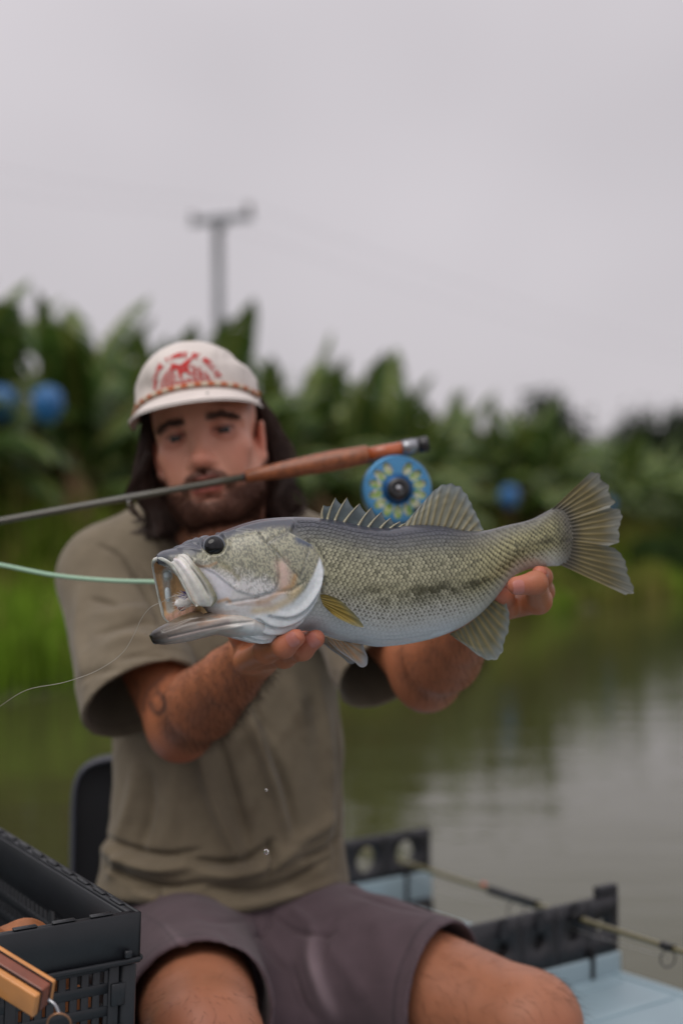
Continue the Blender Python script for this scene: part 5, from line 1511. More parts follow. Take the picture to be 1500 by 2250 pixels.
    V, F = sdf_mesh(so, (-.40, 1.62, .32), (.34, 2.36, .70), .0034)
    V = laplace(V, F, 3)
    N = vert_normals(V, F); p = proj(V)
    up = smooth01(.5, 0, N[:, 1])
    folds = [([(560, 2010), (580, 2060), (610, 2110), (640, 2150)], -.007, 10), ([(600, 2010), (640, 2040), (700, 2056), (740, 2048)], -.007, 9), ([(590, 2000), (592, 2030), (560, 2060)], -.006, 9),
             ([(690, 2040), (684, 2100), (700, 2170), (720, 2230)], .008, 16), ([(740, 2010), (716, 2060), (700, 2120)], -.006, 12), ([(760, 1960), (800, 1972), (860, 1990), (940, 2008)], -.004, 7), ([(770, 1950), (800, 1944), (830, 1950)], .010, 12),
             ([(640, 2120), (660, 2190), (690, 2240)], -.008, 12), ([(720, 2070), (760, 2130), (800, 2200)], .005, 18), ([(480, 2040), (520, 2080), (556, 2130), (580, 2180)], -.004, 12), ([(350, 2030), (400, 2070), (440, 2110)], .003, 10),
             ([(820, 2010), (840, 2080), (840, 2160)], .004, 26), ([(900, 2030), (890, 2110), (870, 2200)], -.003, 20), ([(420, 2010), (470, 2022), (540, 2024)], -.004, 9), ([(640, 2000), (676, 2026), (690, 2040)], .007, 12)]
    h = fold_field(p, folds) * up + .004 * (fbm(V * [14, 14, 14], 71, 3) - .5)
    V = V + N * h[:, None]
    c = np.broadcast_to(lin((86, 72, 77)), V.shape).copy()
    pale_ = fold_field(p, [([(688, 2050), (690, 2110), (712, 2180), (740, 2235)], 1, 14), ([(360, 2040), (420, 2100), (440, 2118)], .5, 12), ([(1000, 2040), (960, 2120), (940, 2220)], .3, 20)])  # paler streaks along some folds and a hem
    c = mixc(c, lin((150, 132, 138)), np.clip(pale_, 0, 1) * .55)
    # seams near the hems
    for cc, n in ((cR2, nR), (cL2, nL)):
        n = n / np.linalg.norm(n)
        for dd in (.022, .025):
            c = mixc(c, lin((60, 52, 56)), np.exp(-(((V - cc) @ n + dd) / .0016) ** 2) * .6 * (np.linalg.norm(V - cc, axis=1) < .16))
    d, _ = seg_dist(p, [(318, 2012), (352, 2030), (412, 2108), (330, 2160), (306, 2190)])
    c = mixc(c, lin((62, 54, 58)), np.exp(-(d / 2.2) ** 2) * .7 * (N[:, 1] < .3))
    so_ = part('shorts', (V, F), m_sh, man, col=c)
    return man, body

MAN, MAN_BODY = build_man()
# ------------------------------------------------------------------ cap
def build_cap():
    m_cap = mat('cream_canvas', (214, 206, 200), rough=.9, var=.07, vscale=25, bump=.35, bscale=600, bdist=.0008, spec=.15)
    m_print = mat('red_print', (196, 58, 56), rough=.85, var=.25, vscale=300)
    m_rope = mat('braid', (0, 0, 0), rough=.9, vcol=True)
    CX, CY, ZR, HH, RX, RY = -0.009, .083, .043, .091, .0855, .106
    def prof(s, fr):
        e = 2.6 + 1.2 * fr
        return (1 - np.clip(s, 0, 1) ** e) ** (1 / 2.1)
    def crown(ph, s):
        fr = np.clip(-np.sin(ph), 0, 1) ** 2
        r = prof(s, fr)
        bul = 1 + .02 * np.sin(np.pi * s)
        x = CX + RX * r * np.cos(ph) * bul; y = CY + RY * r * np.sin(ph) * bul
        z = ZR + .014 * fr * (1 - s) + HH * s * (1 + .03 * fr) - .006 * (1 - s) * (1 - fr)
        v = np.stack([x, y, z], -1)
        n = (fbm(v * 28, 91, 3) - .5) * .010 * np.sin(np.pi * np.clip(s * .9 + .1, 0, 1)) * (1 - .6 * fr)
        dent = -.006 * np.exp(-(((x + .062) / .018) ** 2 + ((z - .075) / .012) ** 2)) - .005 * np.exp(-(((x - .062) / .012) ** 2 + ((z - .105) / .014) ** 2))
        seam = -.0012 * np.exp(-((np.abs(x) - .043) / .0016) ** 2) * (y < CY)
        return v + np.stack([np.cos(ph), np.sin(ph), .4 + 0 * ph], -1) * (n + dent + seam)[..., None]
    W = lambda v: HO + np.asarray(v) @ HR.T
    ph, s = np.meshgrid(np.linspace(0, 2 * np.pi, 160, endpoint=False), np.r_[np.linspace(0, .9, 44), np.linspace(.91, 1, 16)], indexing='ij')
    V = crown(ph, s)
    cr = part('cap', (W(V).reshape(-1, 3), [grid_faces(160, 60, wrap_u=True)[:, ::-1]]), m_cap, MAN)
    part('crown_button', lathe([(0, .004), (.004, .003), (.006, 0), (.004, -.003)], 16, HR @ np.array([0, 0, 1.0]), W(np.array([CX, CY, ZR + HH + .001]))), m_cap, cr)
    # brim
    nu, nv = 70, 18
    u = np.linspace(-1, 1, nu)[:, None]; v = np.linspace(0, 1, nv)[None]
    a = -np.pi / 2 + u * R(84)
    x0 = CX + RX * 1.0 * np.cos(a); y0 = CY + RY * 1.0 * np.sin(a)
    ln = .060 * np.clip(1 - np.abs(u) ** 3.0, 0, 1) ** .6 + .004
    x = x0 + v * (.007 * u) + 0 * ln; y = y0 - v * ln
    z = .0565 - .024 * v * np.clip(1 - u ** 2 * .25, 0, 1) - .007 * u ** 2 * (1 - v) - .009 * u ** 2
    top = np.stack([x, y, z + 0 * x], -1); bot = top - [0, 0, .0032]
    f = grid_faces(nu, nv); b = nv; aa = nu; N = nu * nv
    per = np.r_[np.arange(b), np.arange(1, aa) * b + b - 1, (aa - 1) * b + np.arange(b - 2, -1, -1), np.arange(aa - 2, 0, -1) * b]
    nx = np.roll(per, -1)
    part('brim', (W(np.concatenate([top.reshape(-1, 3), bot.reshape(-1, 3)])), [f, f[:, ::-1] + N, np.stack([per, nx, nx + N, per + N], -1)]), m_cap, cr)
    # braid across the front above the brim
    aa = -np.pi / 2 + np.linspace(-1, 1, 140) * R(80)
    pts = np.stack([CX + (RX + .003) * np.cos(aa), CY + (RY + .003) * np.sin(aa), 0.0618 - .016 * (np.linspace(-1, 1, 140)) ** 2], -1)
    V, F = tube(W(pts), .0030, 8)
    k = np.repeat(np.arange(140), 8); k = np.r_[k, 0, 139]
    on = ((k // 5) % 2 == 0)
    c = np.where(on[:, None], lin((188, 104, 66)), lin((206, 190, 168)))
    part('braid', (V, F), m_rope, cr, col=c)
    for sx in (-1, 1):
        part('braid_knot', lathe([(0, -.006), (.004, -.005), (.005, 0), (.004, .005), (0, .006)], 10, HR @ np.array([1.0, 0, 0]), W(pts[0 if sx < 0 else -1])), m_rope, cr, col=np.broadcast_to(lin((150, 100, 70)), (50, 3)))
    # printed emblem: arched lettering over a ruled half disc with a figure
    def on_crown(x, z):
        x = np.asarray(x, float); z = np.asarray(z, float)
        s = np.clip((z - ZR - .012) / (HH * 1.02), 0, 1)
        for _ in range(12):
            r = prof(s, 1.0); q = np.clip((x - CX) / (RX * r * (1 + .02 * np.sin(np.pi * s)) + 1e-9), -.98, .98)
            ph_ = -np.arccos(q)
            s = np.clip(s + (z - crown(ph_, s)[..., 2]) / HH, 0, 1)
        v = crown(ph_, s)
        return v + np.stack([np.cos(ph_), np.sin(ph_), .2 + 0 * ph_], -1) * .0012
    pieces = []
    def patch(c4, n=3, m=3):
        c4 = np.asarray(c4, float)
        s_, t_ = np.meshgrid(np.linspace(0, 1, n), np.linspace(0, 1, m), indexing='ij')
        q = (c4[0] * ((1 - s_) * (1 - t_))[..., None] + c4[1] * (s_ * (1 - t_))[..., None] + c4[2] * (s_ * t_)[..., None] + c4[3] * ((1 - s_) * t_)[..., None])
        pieces.append((W(on_crown(q[..., 0], q[..., 1])).reshape(-1, 3), grid_faces(n, m)))
    def stroke(p0, p1, w):
        p0, p1 = np.array(p0, float), np.array(p1, float); d = p1 - p0; n = np.array([-d[1], d[0]]) / (np.linalg.norm(d) + 1e-9) * w / 2
        patch([p0 - n, p1 - n, p1 + n, p0 + n], 4, 2)
    rr = np.random.default_rng(3)
    glyph = {'A': [((0, 0), (.5, 1)), ((.5, 1), (1, 0)), ((.2, .4), (.8, .4))], 'H': [((0, 0), (0, 1)), ((1, 0), (1, 1)), ((0, .5), (1, .5))], 'E': [((0, 0), (0, 1)), ((0, 1), (1, 1)), ((0, .5), (.8, .5)), ((0, 0), (1, 0))],
             'M': [((0, 0), (0, 1)), ((0, 1), (.5, .4)), ((.5, .4), (1, 1)), ((1, 1), (1, 0))], 'I': [((.5, 0), (.5, 1))], 'N': [((0, 0), (0, 1)), ((0, 1), (1, 0)), ((1, 0), (1, 1))], 'O': [((0, 0), (0, 1)), ((0, 1), (1, 1)), ((1, 1), (1, 0)), ((1, 0), (0, 0))],
             'C': [((1, 1), (0, 1)), ((0, 1), (0, 0)), ((0, 0), (1, 0))], 'L': [((0, 1), (0, 0)), ((0, 0), (1, 0))], 'R': [((0, 0), (0, 1)), ((0, 1), (1, 1)), ((1, 1), (1, .5)), ((1, .5), (0, .5)), ((.3, .5), (1, 0))], 'T': [((0, 1), (1, 1)), ((.5, 1), (.5, 0))]}
    text = 'MACHINE TIMREE OC MELLIO'          # the arch is too blurred to read; only its rhythm can be copied
    ec = np.array([-.004, .0600]); RT = .0420
    ang = np.linspace(R(168), R(14), len(text))
    for ch, a_ in zip(text, ang):
        if ch not in glyph: continue
        er = np.array([math.cos(a_), math.sin(a_)]); et = np.array([math.sin(a_), -math.cos(a_)])
        o = ec + er * RT
        for (x0_, y0_), (x1_, y1_) in glyph[ch]:
            stroke(o + et * (x0_ - .5) * .0034 + er * y0_ * .0066, o + et * (x1_ - .5) * .0034 + er * y1_ * .0066, .0018)
    for k in range(9):
        z = .0625 + k * .0034; hw_ = math.sqrt(max(.0345 ** 2 - (z - .061) ** 2 * 1.25, 0))
        x = ec[0] - hw_
        while x < ec[0] + hw_ - .002:
            w = rr.uniform(.004, .008)
            if not (abs(x + w / 2 - ec[0]) < .010 and k > 2 and k < 8): stroke((x, z), (min(x + w, ec[0] + hw_), z), .0019)
            x += w + .0016
    for a_, b_, w in (((-.017, .092), (-.004, .086), .006), ((-.004, .086), (.008, .094), .006), ((.004, .092), (.012, .097), .0035), ((-.008, .088), (-.006, .072), .004), ((.003, .088), (.006, .074), .0035), ((-.013, .091), (-.019, .086), .003), ((-.008, .080), (.004, .082), .005)):
        stroke((a_[0] + ec[0] + .003, a_[1] + .001), (b_[0] + ec[0] + .003, b_[1] + .001), w)
    part('printed_emblem', merge(*pieces), m_print, cr)
    stroke_dot = W(np.array([.031, -.062, .040]))
    part('brim_stain', lathe([(0, .0006), (.0018, .0004), (.0024, 0)], 10, HR @ np.array([0, -.5, 1.0]), stroke_dot + HR @ np.array([0, 0, .0015])), mat('grime', (60, 66, 60), rough=.9), cr)

# ------------------------------------------------------------------ fly rod and reel
def rodpx(x): return 1145 - .1808 * x
def build_rod():
    YR = 1.905
    q = lambda x: P(x, rodpx(x), YR)
    ax = q(900) - q(0); ax /= np.linalg.norm(ax)
    rod = thing('fly_rod', 'fly rod with brown cork grip held crosswise between the teeth', 'fishing rod', q(465))
    m_bl = mat('rod_blank', (74, 72, 60), rough=.28, coat=.5, var=.15, vscale=60)
    m_ck = mat('dark_cork', (136, 76, 40), rough=.5, var=.45, vscale=130, bump=.5, bscale=260, bdist=.0008, detail=6, coat=.4, coatr=.25)
    m_wd = mat('polished_wood_seat', (176, 88, 44), rough=.25, var=.3, vscale=50, coat=.6)
    m_sv = mat('brushed_metal', (150, 152, 156), rough=.3, metal=1.0)
    m_bk = mat('black_fitting', (22, 22, 24), rough=.35, coat=.3)
    xs = np.linspace(-1700, 545, 30)
    part('blank', tube(np.array([q(x) for x in xs]), np.interp(xs, [-1700, 0, 420, 545], [.0016, .0043, .0050, .0052]), 14), m_bl, rod)
    def seg(name, prof, m, n=28):
        xs_, rs = zip(*prof)
        pts = np.array([q(x) for x in xs_]); h = (pts - pts[0]) @ ax
        return part(name, lathe(np.stack([np.array(rs) * YR / FPX, h], -1), n, ax, pts[0]), m, rod)
    seg('winding_check', [(512, 0), (512, 7), (530, 8), (541, 10), (541, 0)], m_bk)
    for x in (352, 360, -260):
        seg('thread_wrap', [(x - 6, 0), (x - 6, 7.6), (x + 6, 7.8), (x + 6, 0)], mat('orange_thread', (150, 96, 44), rough=.5))
    seg('cork_grip', [(540, 0), (540, 11), (544, 13), (580, 15.5), (640, 19.5), (700, 22.5), (740, 23), (780, 21.5), (806, 21), (810, 19), (810, 0)], m_ck)
    seg('reel_seat', [(810, 0), (810, 15.5), (840, 15.5), (886, 15.5), (886, 0)], m_wd)
    seg('locking_ring', [(884, 0), (884, 17), (892, 17.5), (908, 17.5), (910, 16), (918, 16.5), (920, 0)], m_sv)
    seg('butt_cap', [(919, 0), (919, 17), (936, 17.5), (941, 15), (942, 0)], m_bk)
    # guide ring below the blank and a bead of water on it
    # reel
    c = P(873, 1075, YR - .012)
    fa = np.array([.10, -1.0, .04]); fa /= np.linalg.norm(fa)
    up = np.array([0, 0, 1.0]) - fa[2] * fa; up /= np.linalg.norm(up); rt = np.cross(up, fa); rt = -rt if rt[0] < 0 else rt
    RR = 76 * YR / FPX
    m_bl2 = mat('blue_anodised', (74, 140, 186), rough=.32, metal=.55, coat=.4)
    m_db = mat('deep_blue', (30, 84, 134), rough=.35, metal=.5)
    m_ln = mat('yellow_green_backing', (0, 0, 0), rough=.6, vcol=True)
    reel = part('reel', lathe([(RR * .80, -.030), (RR * .98, -.030), (RR, -.027), (RR, -.004), (RR * .97, .0), (RR * .90, .001), (RR * .89, -.004), (RR * .80, -.028)], 72, fa, c), m_bl2, rod)
    # ported spool face
    nr, na = 30, 288
    r = np.linspace(RR * .16, RR * .905, nr); a = np.linspace(0, 2 * np.pi, na, endpoint=False)
    A, Rr_ = np.meshgrid(a, r, indexing='ij')
    V = c + (np.cos(A) * Rr_)[..., None] * rt + (np.sin(A) * Rr_)[..., None] * up + fa * (.0022 - .004 * ((Rr_ / RR) - .5) ** 2)[..., None]
    Fq = grid_faces(na, nr, wrap_u=True)
    fc = np.stack([A, Rr_], -1).reshape(-1, 2)[Fq]; am = np.angle(np.exp(1j * fc[..., 0]).mean(1)); rm = fc[..., 1].mean(1) / RR
    slot = 2 * np.pi / 14
    rel = (am - np.pi / 2 + slot / 2) / slot
    da = (rel - np.floor(rel) - .5) * slot; idx = np.floor(rel).astype(int) % 14
    petal = ((da * rm / (.128)) ** 2 + ((rm - .655) / .20) ** 2 < 1) & (idx != 0)
    part('spool', (V.reshape(-1, 3), [Fq[~petal]]), m_bl2, reel)
    Vb = V - fa * .004
    nz = fbm(Vb.reshape(-1, 3) * 420, 4, 2)
    cb = mixc(np.broadcast_to(lin((196, 204, 96)), (len(nz), 3)), lin((206, 206, 192)), smooth01(.45, .6, nz)); cb = mixc(cb, lin((70, 150, 70)), smooth01(.55, .35, nz) * .8)
    part('backing_line', (Vb.reshape(-1, 3), [Fq]), m_ln, reel, col=cb)
    part('hub_ring', lathe([(RR * .30, .001), (RR * .42, .0016), (RR * .44, .0030), (RR * .30, .0045)], 48, fa, c), m_db, reel)
    part('drag_knob', lathe([(RR * .33, .001), (RR * .33, .010), (RR * .29, .013), (RR * .13, .0145), (RR * .10, .012), (0, .012)], 40, fa, c), m_bk, reel)
    part('knob_screw', lathe([(RR * .10, .011), (RR * .10, .0150), (RR * .06, .0165), (0, .0168)], 20, fa, c), m_sv, reel)
    part('reel_foot', merge(box(c + up * (RR + .006) - fa * .014, (.006, .006, .010), None, .001), box(P(850, rodpx(850) + 17, YR - .0), (.028, .006, .003), frame(ax), .001)), m_bk, reel)
    part('crank_handle', lathe([(0, 0), (.005, 0), (.0045, .01), (.006, .02), (.005, .024), (0, .024)], 16, fa, c + rt * RR * .55 - up * RR * .62 + fa * .002), m_bk, reel)

# ------------------------------------------------------------------ lines, fly, drops
def build_small():
    ml = mat('pale_green_line', (152, 186, 160), rough=.45)
    pts = curve_pts([P(-260, 1205, 1.80), P(0, 1241, 1.78), P(120, 1264, 1.76), P(250, 1276, 1.74), P(350, 1279, 1.72), P(470, 1290, 1.68), P(560, 1330, 1.64), P(590, 1400, 1.63)], 60)
    o = part('fly_line', tube(pts, .0027, 10), ml, None); tag(o, 'thick pale green fly line crossing in front of the sleeve', 'fishing line')
    mt = mat('clear_tippet', (170, 164, 152), rough=.2, spec=.5)
    pts = curve_pts([P(-40, 1576, 1.55), P(0, 1552, 1.52), P(60, 1516, 1.49), P(150, 1497, 1.47), P(220, 1470, 1.46), P(275, 1428, 1.45), P(296, 1392, 1.445), P(312, 1358, 1.44), P(335, 1332, 1.43), P(358, 1322, 1.425), P(376, 1312, 1.42), P(396, 1309, 1.42), P(408, 1312, 1.42)], 90)
    o = part('leader', tube(pts, .0003, 6), mt, None); tag(o, 'thin pale leader curving from the mouth of the fish', 'fishing line')
    # fly
    b0 = fpx(404, 1322, .006)
    fly = thing('fishing_fly', 'small white fly with purple and red tufts in the mouth of the fish', 'fishing fly', b0)
    r_ = np.random.default_rng(9)
    px1 = 1.43 / FPX
    def tuft(name, x0, y0, x1, y1, n, w, rgb, sp):
        a, b = fpx(x0, y0, .010), fpx(x1, y1, .010)
        d = b - a; L = np.linalg.norm(d)
        roots = a + r_.normal(0, sp, (n, 3))
        v = strands(roots, np.broadcast_to(d / L, (n, 3)), L * (.6 + .6 * r_.random(n)), 4, w, r_, jitter=.22, curl=.1)
        part(name, v, mat(name + '_fibre', rgb, rough=.6), fly)
    part('fly_body', lathe([(0, -.012), (.004, -.009), (.0055, 0), (.0045, .008), (0, .011)], 14, fpx(424, 1316, .01) - fpx(390, 1326, .01), fpx(408, 1321, .010)), mat('white_foam', (232, 230, 226), rough=.7), fly)
    tuft('white_tuft', 424, 1316, 388, 1326, 200, .0004, (236, 234, 232), .0022)
    tuft('red_tuft', 404, 1328, 388, 1332, 90, .0004, (176, 70, 72), .0014)
    tuft('purple_tuft', 424, 1306, 398, 1310, 80, .00035, (70, 52, 150), .0012)
    hk = curve_pts([fpx(430, 1314, .01), fpx(404, 1324, .012), fpx(392, 1334, .012), fpx(398, 1342, .012), fpx(408, 1338, .012)], 20)
    part('hook', tube(hk, .0005, 6), mat('hook_steel', (90, 90, 92), rough=.3, metal=1), fly)
    # falling drops
    mg = mat('water_drop', (255, 255, 255), rough=0.0, trans=1.0, ior=1.33)
    for x, y, Y, r, lab in ((585, 1736, 1.47, 3.2, 'tiny water drop falling just below the elbow level'), (585, 1872, 1.47, 6.0, 'round clear water drop falling in front of the shirt hem'), (284, 1104, 1.90, 5.5, 'water drop hanging under the rod blank')):
        a = np.linspace(0, np.pi, 14); rr = r * Y / FPX
        o = part('water_drop', lathe(np.stack([rr * np.sin(a), rr * 1.12 * np.cos(a)], -1), 20, (0, 0, 1), P(x, y, Y)), mg, None); tag(o, lab, 'water drop', 'loose water drops')

# ------------------------------------------------------------------ boat, chair, crate, rod racks
E1 = np.array([.61, -.79, 0]); E1 /= np.linalg.norm(E1); E2 = np.array([-E1[1], E1[0], 0])
BR = np.stack([E1, E2, EZ], -1)
def bt(a, b, z): return E1 * a + E2 * b + EZ * z
def bbox_(a0, a1, b0, b1, z0, z1, bev=.006): return box(bt((a0 + a1) / 2, (b0 + b1) / 2, (z0 + z1) / 2), ((a1 - a0) / 2, (b1 - b0) / 2, (z1 - z0) / 2), BR, bev)

def build_boat():
    m_h = mat('pale_blue_plastic', (142, 164, 173), rough=.45, var=.08, vscale=5, bump=.15, bscale=90)
    m_g = mat('deck_tread', (150, 160, 164), rough=.7, var=.12, vscale=12, bump=.5, bscale=160)
    m_k = mat('black_rubber', (24, 25, 28), rough=.6)
    A0, A1, B0, B1 = -2.86, 1.25, -.40, 1.82
    boat = thing('boat', 'pale blue flat-bottomed boat with wide side decks', 'boat', bt((A0 + A1) / 2, (B0 + B1) / 2, -.12))
    part('hull_floor', bbox_(A0 + .05, A1 - .05, B0 + .05, B1 - .05, -.12, DECK_Z - .004), m_h, boat)
    part('floor_mat', bbox_(A0 + .12, A1 - .12, B0 + .34, B1 - .34, DECK_Z - .003, DECK_Z, .001), m_g, boat)
    part('side_deck', bbox_(A0, A1, B1 - .33, B1, -.10, .38, .02), m_h, boat)
    part('side_deck', bbox_(A0, A1, B0, B0 + .33, -.10, .38, .02), m_h, boat)
    part('transom', bbox_(A0 + .002, A0 + .10, B0 + .332, B1 - .332, -.10, .34, .02), m_h, boat)
    part('bow_panel', bbox_(A1 - .10, A1 - .002, B0 + .332, B1 - .332, -.10, .36, .02), m_h, boat)
    for k in range(18):                                   # shallow tread ribs on the near deck
        a = -2.1 + k * .105
        part('deck_rib', bbox_(a, a + .03, B1 - .29, B1 - .05, .379, .3825, .001), m_h, boat)
    part('deck_seam', bbox_(A0 + .1, A1 - .1, B1 - .036, B1 - .029, .3795, .3822, .0008), m_h, boat)
    # bench that carries the crate
    part('side_bench', bbox_(-1.96, -1.12, .28, .765, .105, .464, .02), m_h, boat)

def hole_plate(a, b0, b1, z0, z1, th, holes, hr, n=32):
    """upright plate across the boat with round holes, real thickness"""
    pieces = []
    hz = (z0 + z1) / 2
    edges = [b0] + [(holes[i] + holes[i + 1]) / 2 for i in range(len(holes) - 1)] + [b1]
    for i, h in enumerate(holes):
        l, r = edges[i], edges[i + 1]
        t = np.linspace(0, 2 * np.pi, n, endpoint=False)
        ci = np.stack([h + hr * np.cos(t), hz + hr * np.sin(t)], -1)
        # square boundary points on the same rays
        dx, dz = np.cos(t), np.sin(t)
        sx = np.where(dx > 0, (r - h) / np.maximum(dx, 1e-9), (l - h) / np.minimum(dx, -1e-9)); sz = np.where(dz > 0, (z1 - hz) / np.maximum(dz, 1e-9), (z0 - hz) / np.minimum(dz, -1e-9))
        s = np.minimum(sx, sz)
        sq = np.stack([h + s * dx, hz + s * dz], -1)
        for c_ in ((l, z0), (l, z1), (r, z0), (r, z1)):
            k = np.argmin(np.hypot(sq[:, 0] - c_[0], sq[:, 1] - c_[1])); sq[k] = c_
        V = []
        for d in (-th / 2, th / 2):
            for ring in (ci, sq): V += [bt(a + d, q[0], q[1]) for q in ring]
        V = np.array(V); k = np.arange(n); k2 = (k + 1) % n
        F = [np.stack([k, k2, n + k2, n + k], -1), np.stack([2 * n + k2, 2 * n + k, 3 * n + k, 3 * n + k2], -1), np.stack([k2, k, 2 * n + k, 2 * n + k2], -1), np.stack([n + k, n + k2, 3 * n + k2, 3 * n + k], -1)]
        pieces.append((V, np.concatenate(F)))
    return merge(*pieces)

def build_racks():
    m_k = mat('black_rack_plastic', (40, 40, 44), rough=.55, var=.15, vscale=20, bump=.2, bscale=150)
    m_p = mat('pale_blue_board', (150, 170, 178), rough=.5, var=.06, vscale=8)
    m_s = mat('black_strap', (20, 20, 22), rough=.7)
    def ab(px, py, z):
        Y = (CAM_H - z) * FPX / (py - HOR); p = P(px, py, Y); return p @ E1, p @ E2
    a1, b1 = ab(940, 1818, .50); a2, b2 = ab(1350, 1972, .50)
    for a, bR, nm, holes, hr, w, zt, zb in ((a1, b1, 'black rod rack with three round holes beside the hip of the man', [b1 - .064, b1 - .166, b1 - .268], .0265, .36, .50, .414),
                                            (a2, b2, 'black rod rack with small slots behind the bare knee', [b2 - .037, b2 - .105, b2 - .185, b2 - .265], .0136, .40, .506, .414)):
        t = thing('rod_rack', nm, 'rod rack', bt(a, bR - w / 2, .45), 'rod racks on the boat edge')
        part('plate', hole_plate(a, bR - w, bR, zb, zt, .014, holes[::-1], hr), m_k, t, smooth=False)
        if hr < .02:
            part('cap_step', bbox_(a - .0075, a + .0075, bR - .045, bR - .001, zt + .0005, zt + .018, .002), m_k, t)
            for h in holes[1:]:
                part('slot_cup', tube([bt(a - .0068, h, (zt + zb) / 2), bt(a - .004, h, (zt + zb) / 2)], .0134, 20), m_s, t)
                part('slot_catch', bbox_(a + .0072, a + .011, h - .008, h + .008, zt - .028, zt + .004, .002), m_k, t)
        part('mount_board', bbox_(a - .012, a + .012, bR - w, bR + .002, zb - .056, zb - .0015, .003), m_p, t)
        part('strap', bbox_(a - .015, a + .015, bR - .072, bR - .064, zb - .062, zb + .015, .001), m_s, t)
        part('clamp', bbox_(a - .018, a + .018, bR - .16, bR + .0, zb - .115, zb - .058, .004), m_k, t)
        part('clamp_bolt', tube([bt(a + .017, bR - .03, zb - .074), bt(a + .028, bR - .03, zb - .074)], .006, 12), mat('bolt_metal', (150, 140, 132), rough=.35, metal=1), t)
    # rod lying in the racks
    p1, p2 = P(860, 1886, 2.99), P(1283, 2022, 2.264)
    d = (p2 - p1) / np.linalg.norm(p2 - p1)
    t = thing('spinning_rod', 'thin olive rod lying across the two black racks', 'fishing rod', p1)
    m_b = mat('olive_blank', (104, 98, 62), rough=.35, coat=.3); m_w = mat('black_wrap', (24, 24, 26), rough=.4); m_gr = mat('guide_ring', (60, 60, 62), rough=.3, metal=.8)
    L = np.linalg.norm(p2 - p1)
    part('blank', tube(np.array([p1 + d * s for s in np.linspace(-1.0, L + 1.1, 24)]), np.linspace(.0064, .0034, 24), 12), m_b, t)
    at_px = lambda x: next(p1 + d * s for s in np.linspace(-.3, L + .6, 900) if proj(p1 + d * s)[0] >= x)
    for x0, x1 in ((1075, 1180), (1452, 1480), (1262, 1280)):
        part('wrap', tube([at_px(x0), at_px((x0 + x1) / 2), at_px(x1)], .0078 if x0 < 1200 else .0058, 12), m_w, t)
    for x, r in ((1132, .016), (1466, .0125)):
        c = at_px(x) - [0, 0, r + .004]
        th = np.linspace(0, 2 * np.pi, 28)
        part('guide', tube(c + r * (np.cos(th)[:, None] * np.cross(d, EZ) + np.sin(th)[:, None] * EZ), .0011, 6, cap=False), m_gr, t)
    part('red_marker', lathe([(0, -.006), (.004, -.004), (.005, 0), (.004, .004), (0, .006)], 12, d, at_px(1062) + [0, 0, .006]), mat('red_bead', (196, 96, 80), rough=.4), t)
    ln = curve_pts([at_px(870) + [0, -.01, -.012], at_px(1000) + [0, 0, -.03], at_px(1132) - [0, 0, .018], at_px(1300) - [0, 0, .02], at_px(1466) - [0, 0, .015]], 30)
    o = part('rod_line', tube(ln, .0004, 5), mat('pale_mono', (190, 190, 186), rough=.3), t)

def build_chair():
    m_k = mat('black_vinyl', (26, 27, 31), rough=.48, var=.1, vscale=20, bump=.3, bscale=300)
    m_m = mat('chair_metal', (70, 72, 76), rough=.4, metal=.9)
    m_e = mat('grey_highlight_piping', (70, 72, 82), rough=.5)
    c = P(434, 1840, 2.33)
    ch = thing('boat_chair', 'black moulded boat seat behind the man', 'chair', (c[0], c[1] - .12, DECK_Z))
    nu = 60
    hw, hh, rr = .205, .165, .035
    def outline(k, n=72):
        t = np.linspace(0, 2 * np.pi, n, endpoint=False); q = 7.0
        return np.stack([hw * k * np.sign(np.cos(t)) * np.abs(np.cos(t)) ** (2 / q), hh * k * np.sign(np.sin(t)) * np.abs(np.sin(t)) ** (2 / q)], -1)
    rings = []
    for k, y in ((.0, -.018), (.55, -.017), (.86, -.016), (.94, -.022), (.985, -.024), (1.0, -.012), (1.0, .012), (.97, .024), (.5, .028), (.0, .028)):
        o = outline(max(k, 1e-3)); rings.append(np.stack([o[:, 0] + c[0], c[1] + y + .10 * (o[:, 1] + hh) * .6 + .25 * o[:, 0] ** 2 * -1, o[:, 1] + c[2] - .03], -1))
    V = np.array(rings)
    part('backrest', (V.reshape(-1, 3), [grid_faces(len(rings), 72, wrap_v=True)]), m_k, ch)
    o = outline(.975); ring = np.stack([o[:, 0] + c[0], c[1] - .024 + .10 * (o[:, 1] + hh) * .6 - .25 * o[:, 0] ** 2, o[:, 1] + c[2] - .03], -1)
    part('highlight_piping', tube(np.concatenate([ring, ring[:1]]), .0045, 8, cap=False), m_e, ch)  # piping in a paler grey that paints in the backrest's edge highlight
    sv = box((c[0] + .02, 2.10, .415), (.20, .21, .028), None, .02, 3)
    part('seat', sv, m_k, ch)
    part('pedestal', tube([(c[0], 2.12, DECK_Z), (c[0], 2.12, .39)], .035, 20), m_m, ch)
    part('base_plate', box((c[0], 2.12, DECK_Z + .006), (.10, .10, .006), None, .003), m_m, ch)
    part('hinge_bar', box((c[0], 2.315, .45), (.12, .015, .035), None, .006), m_m, ch)

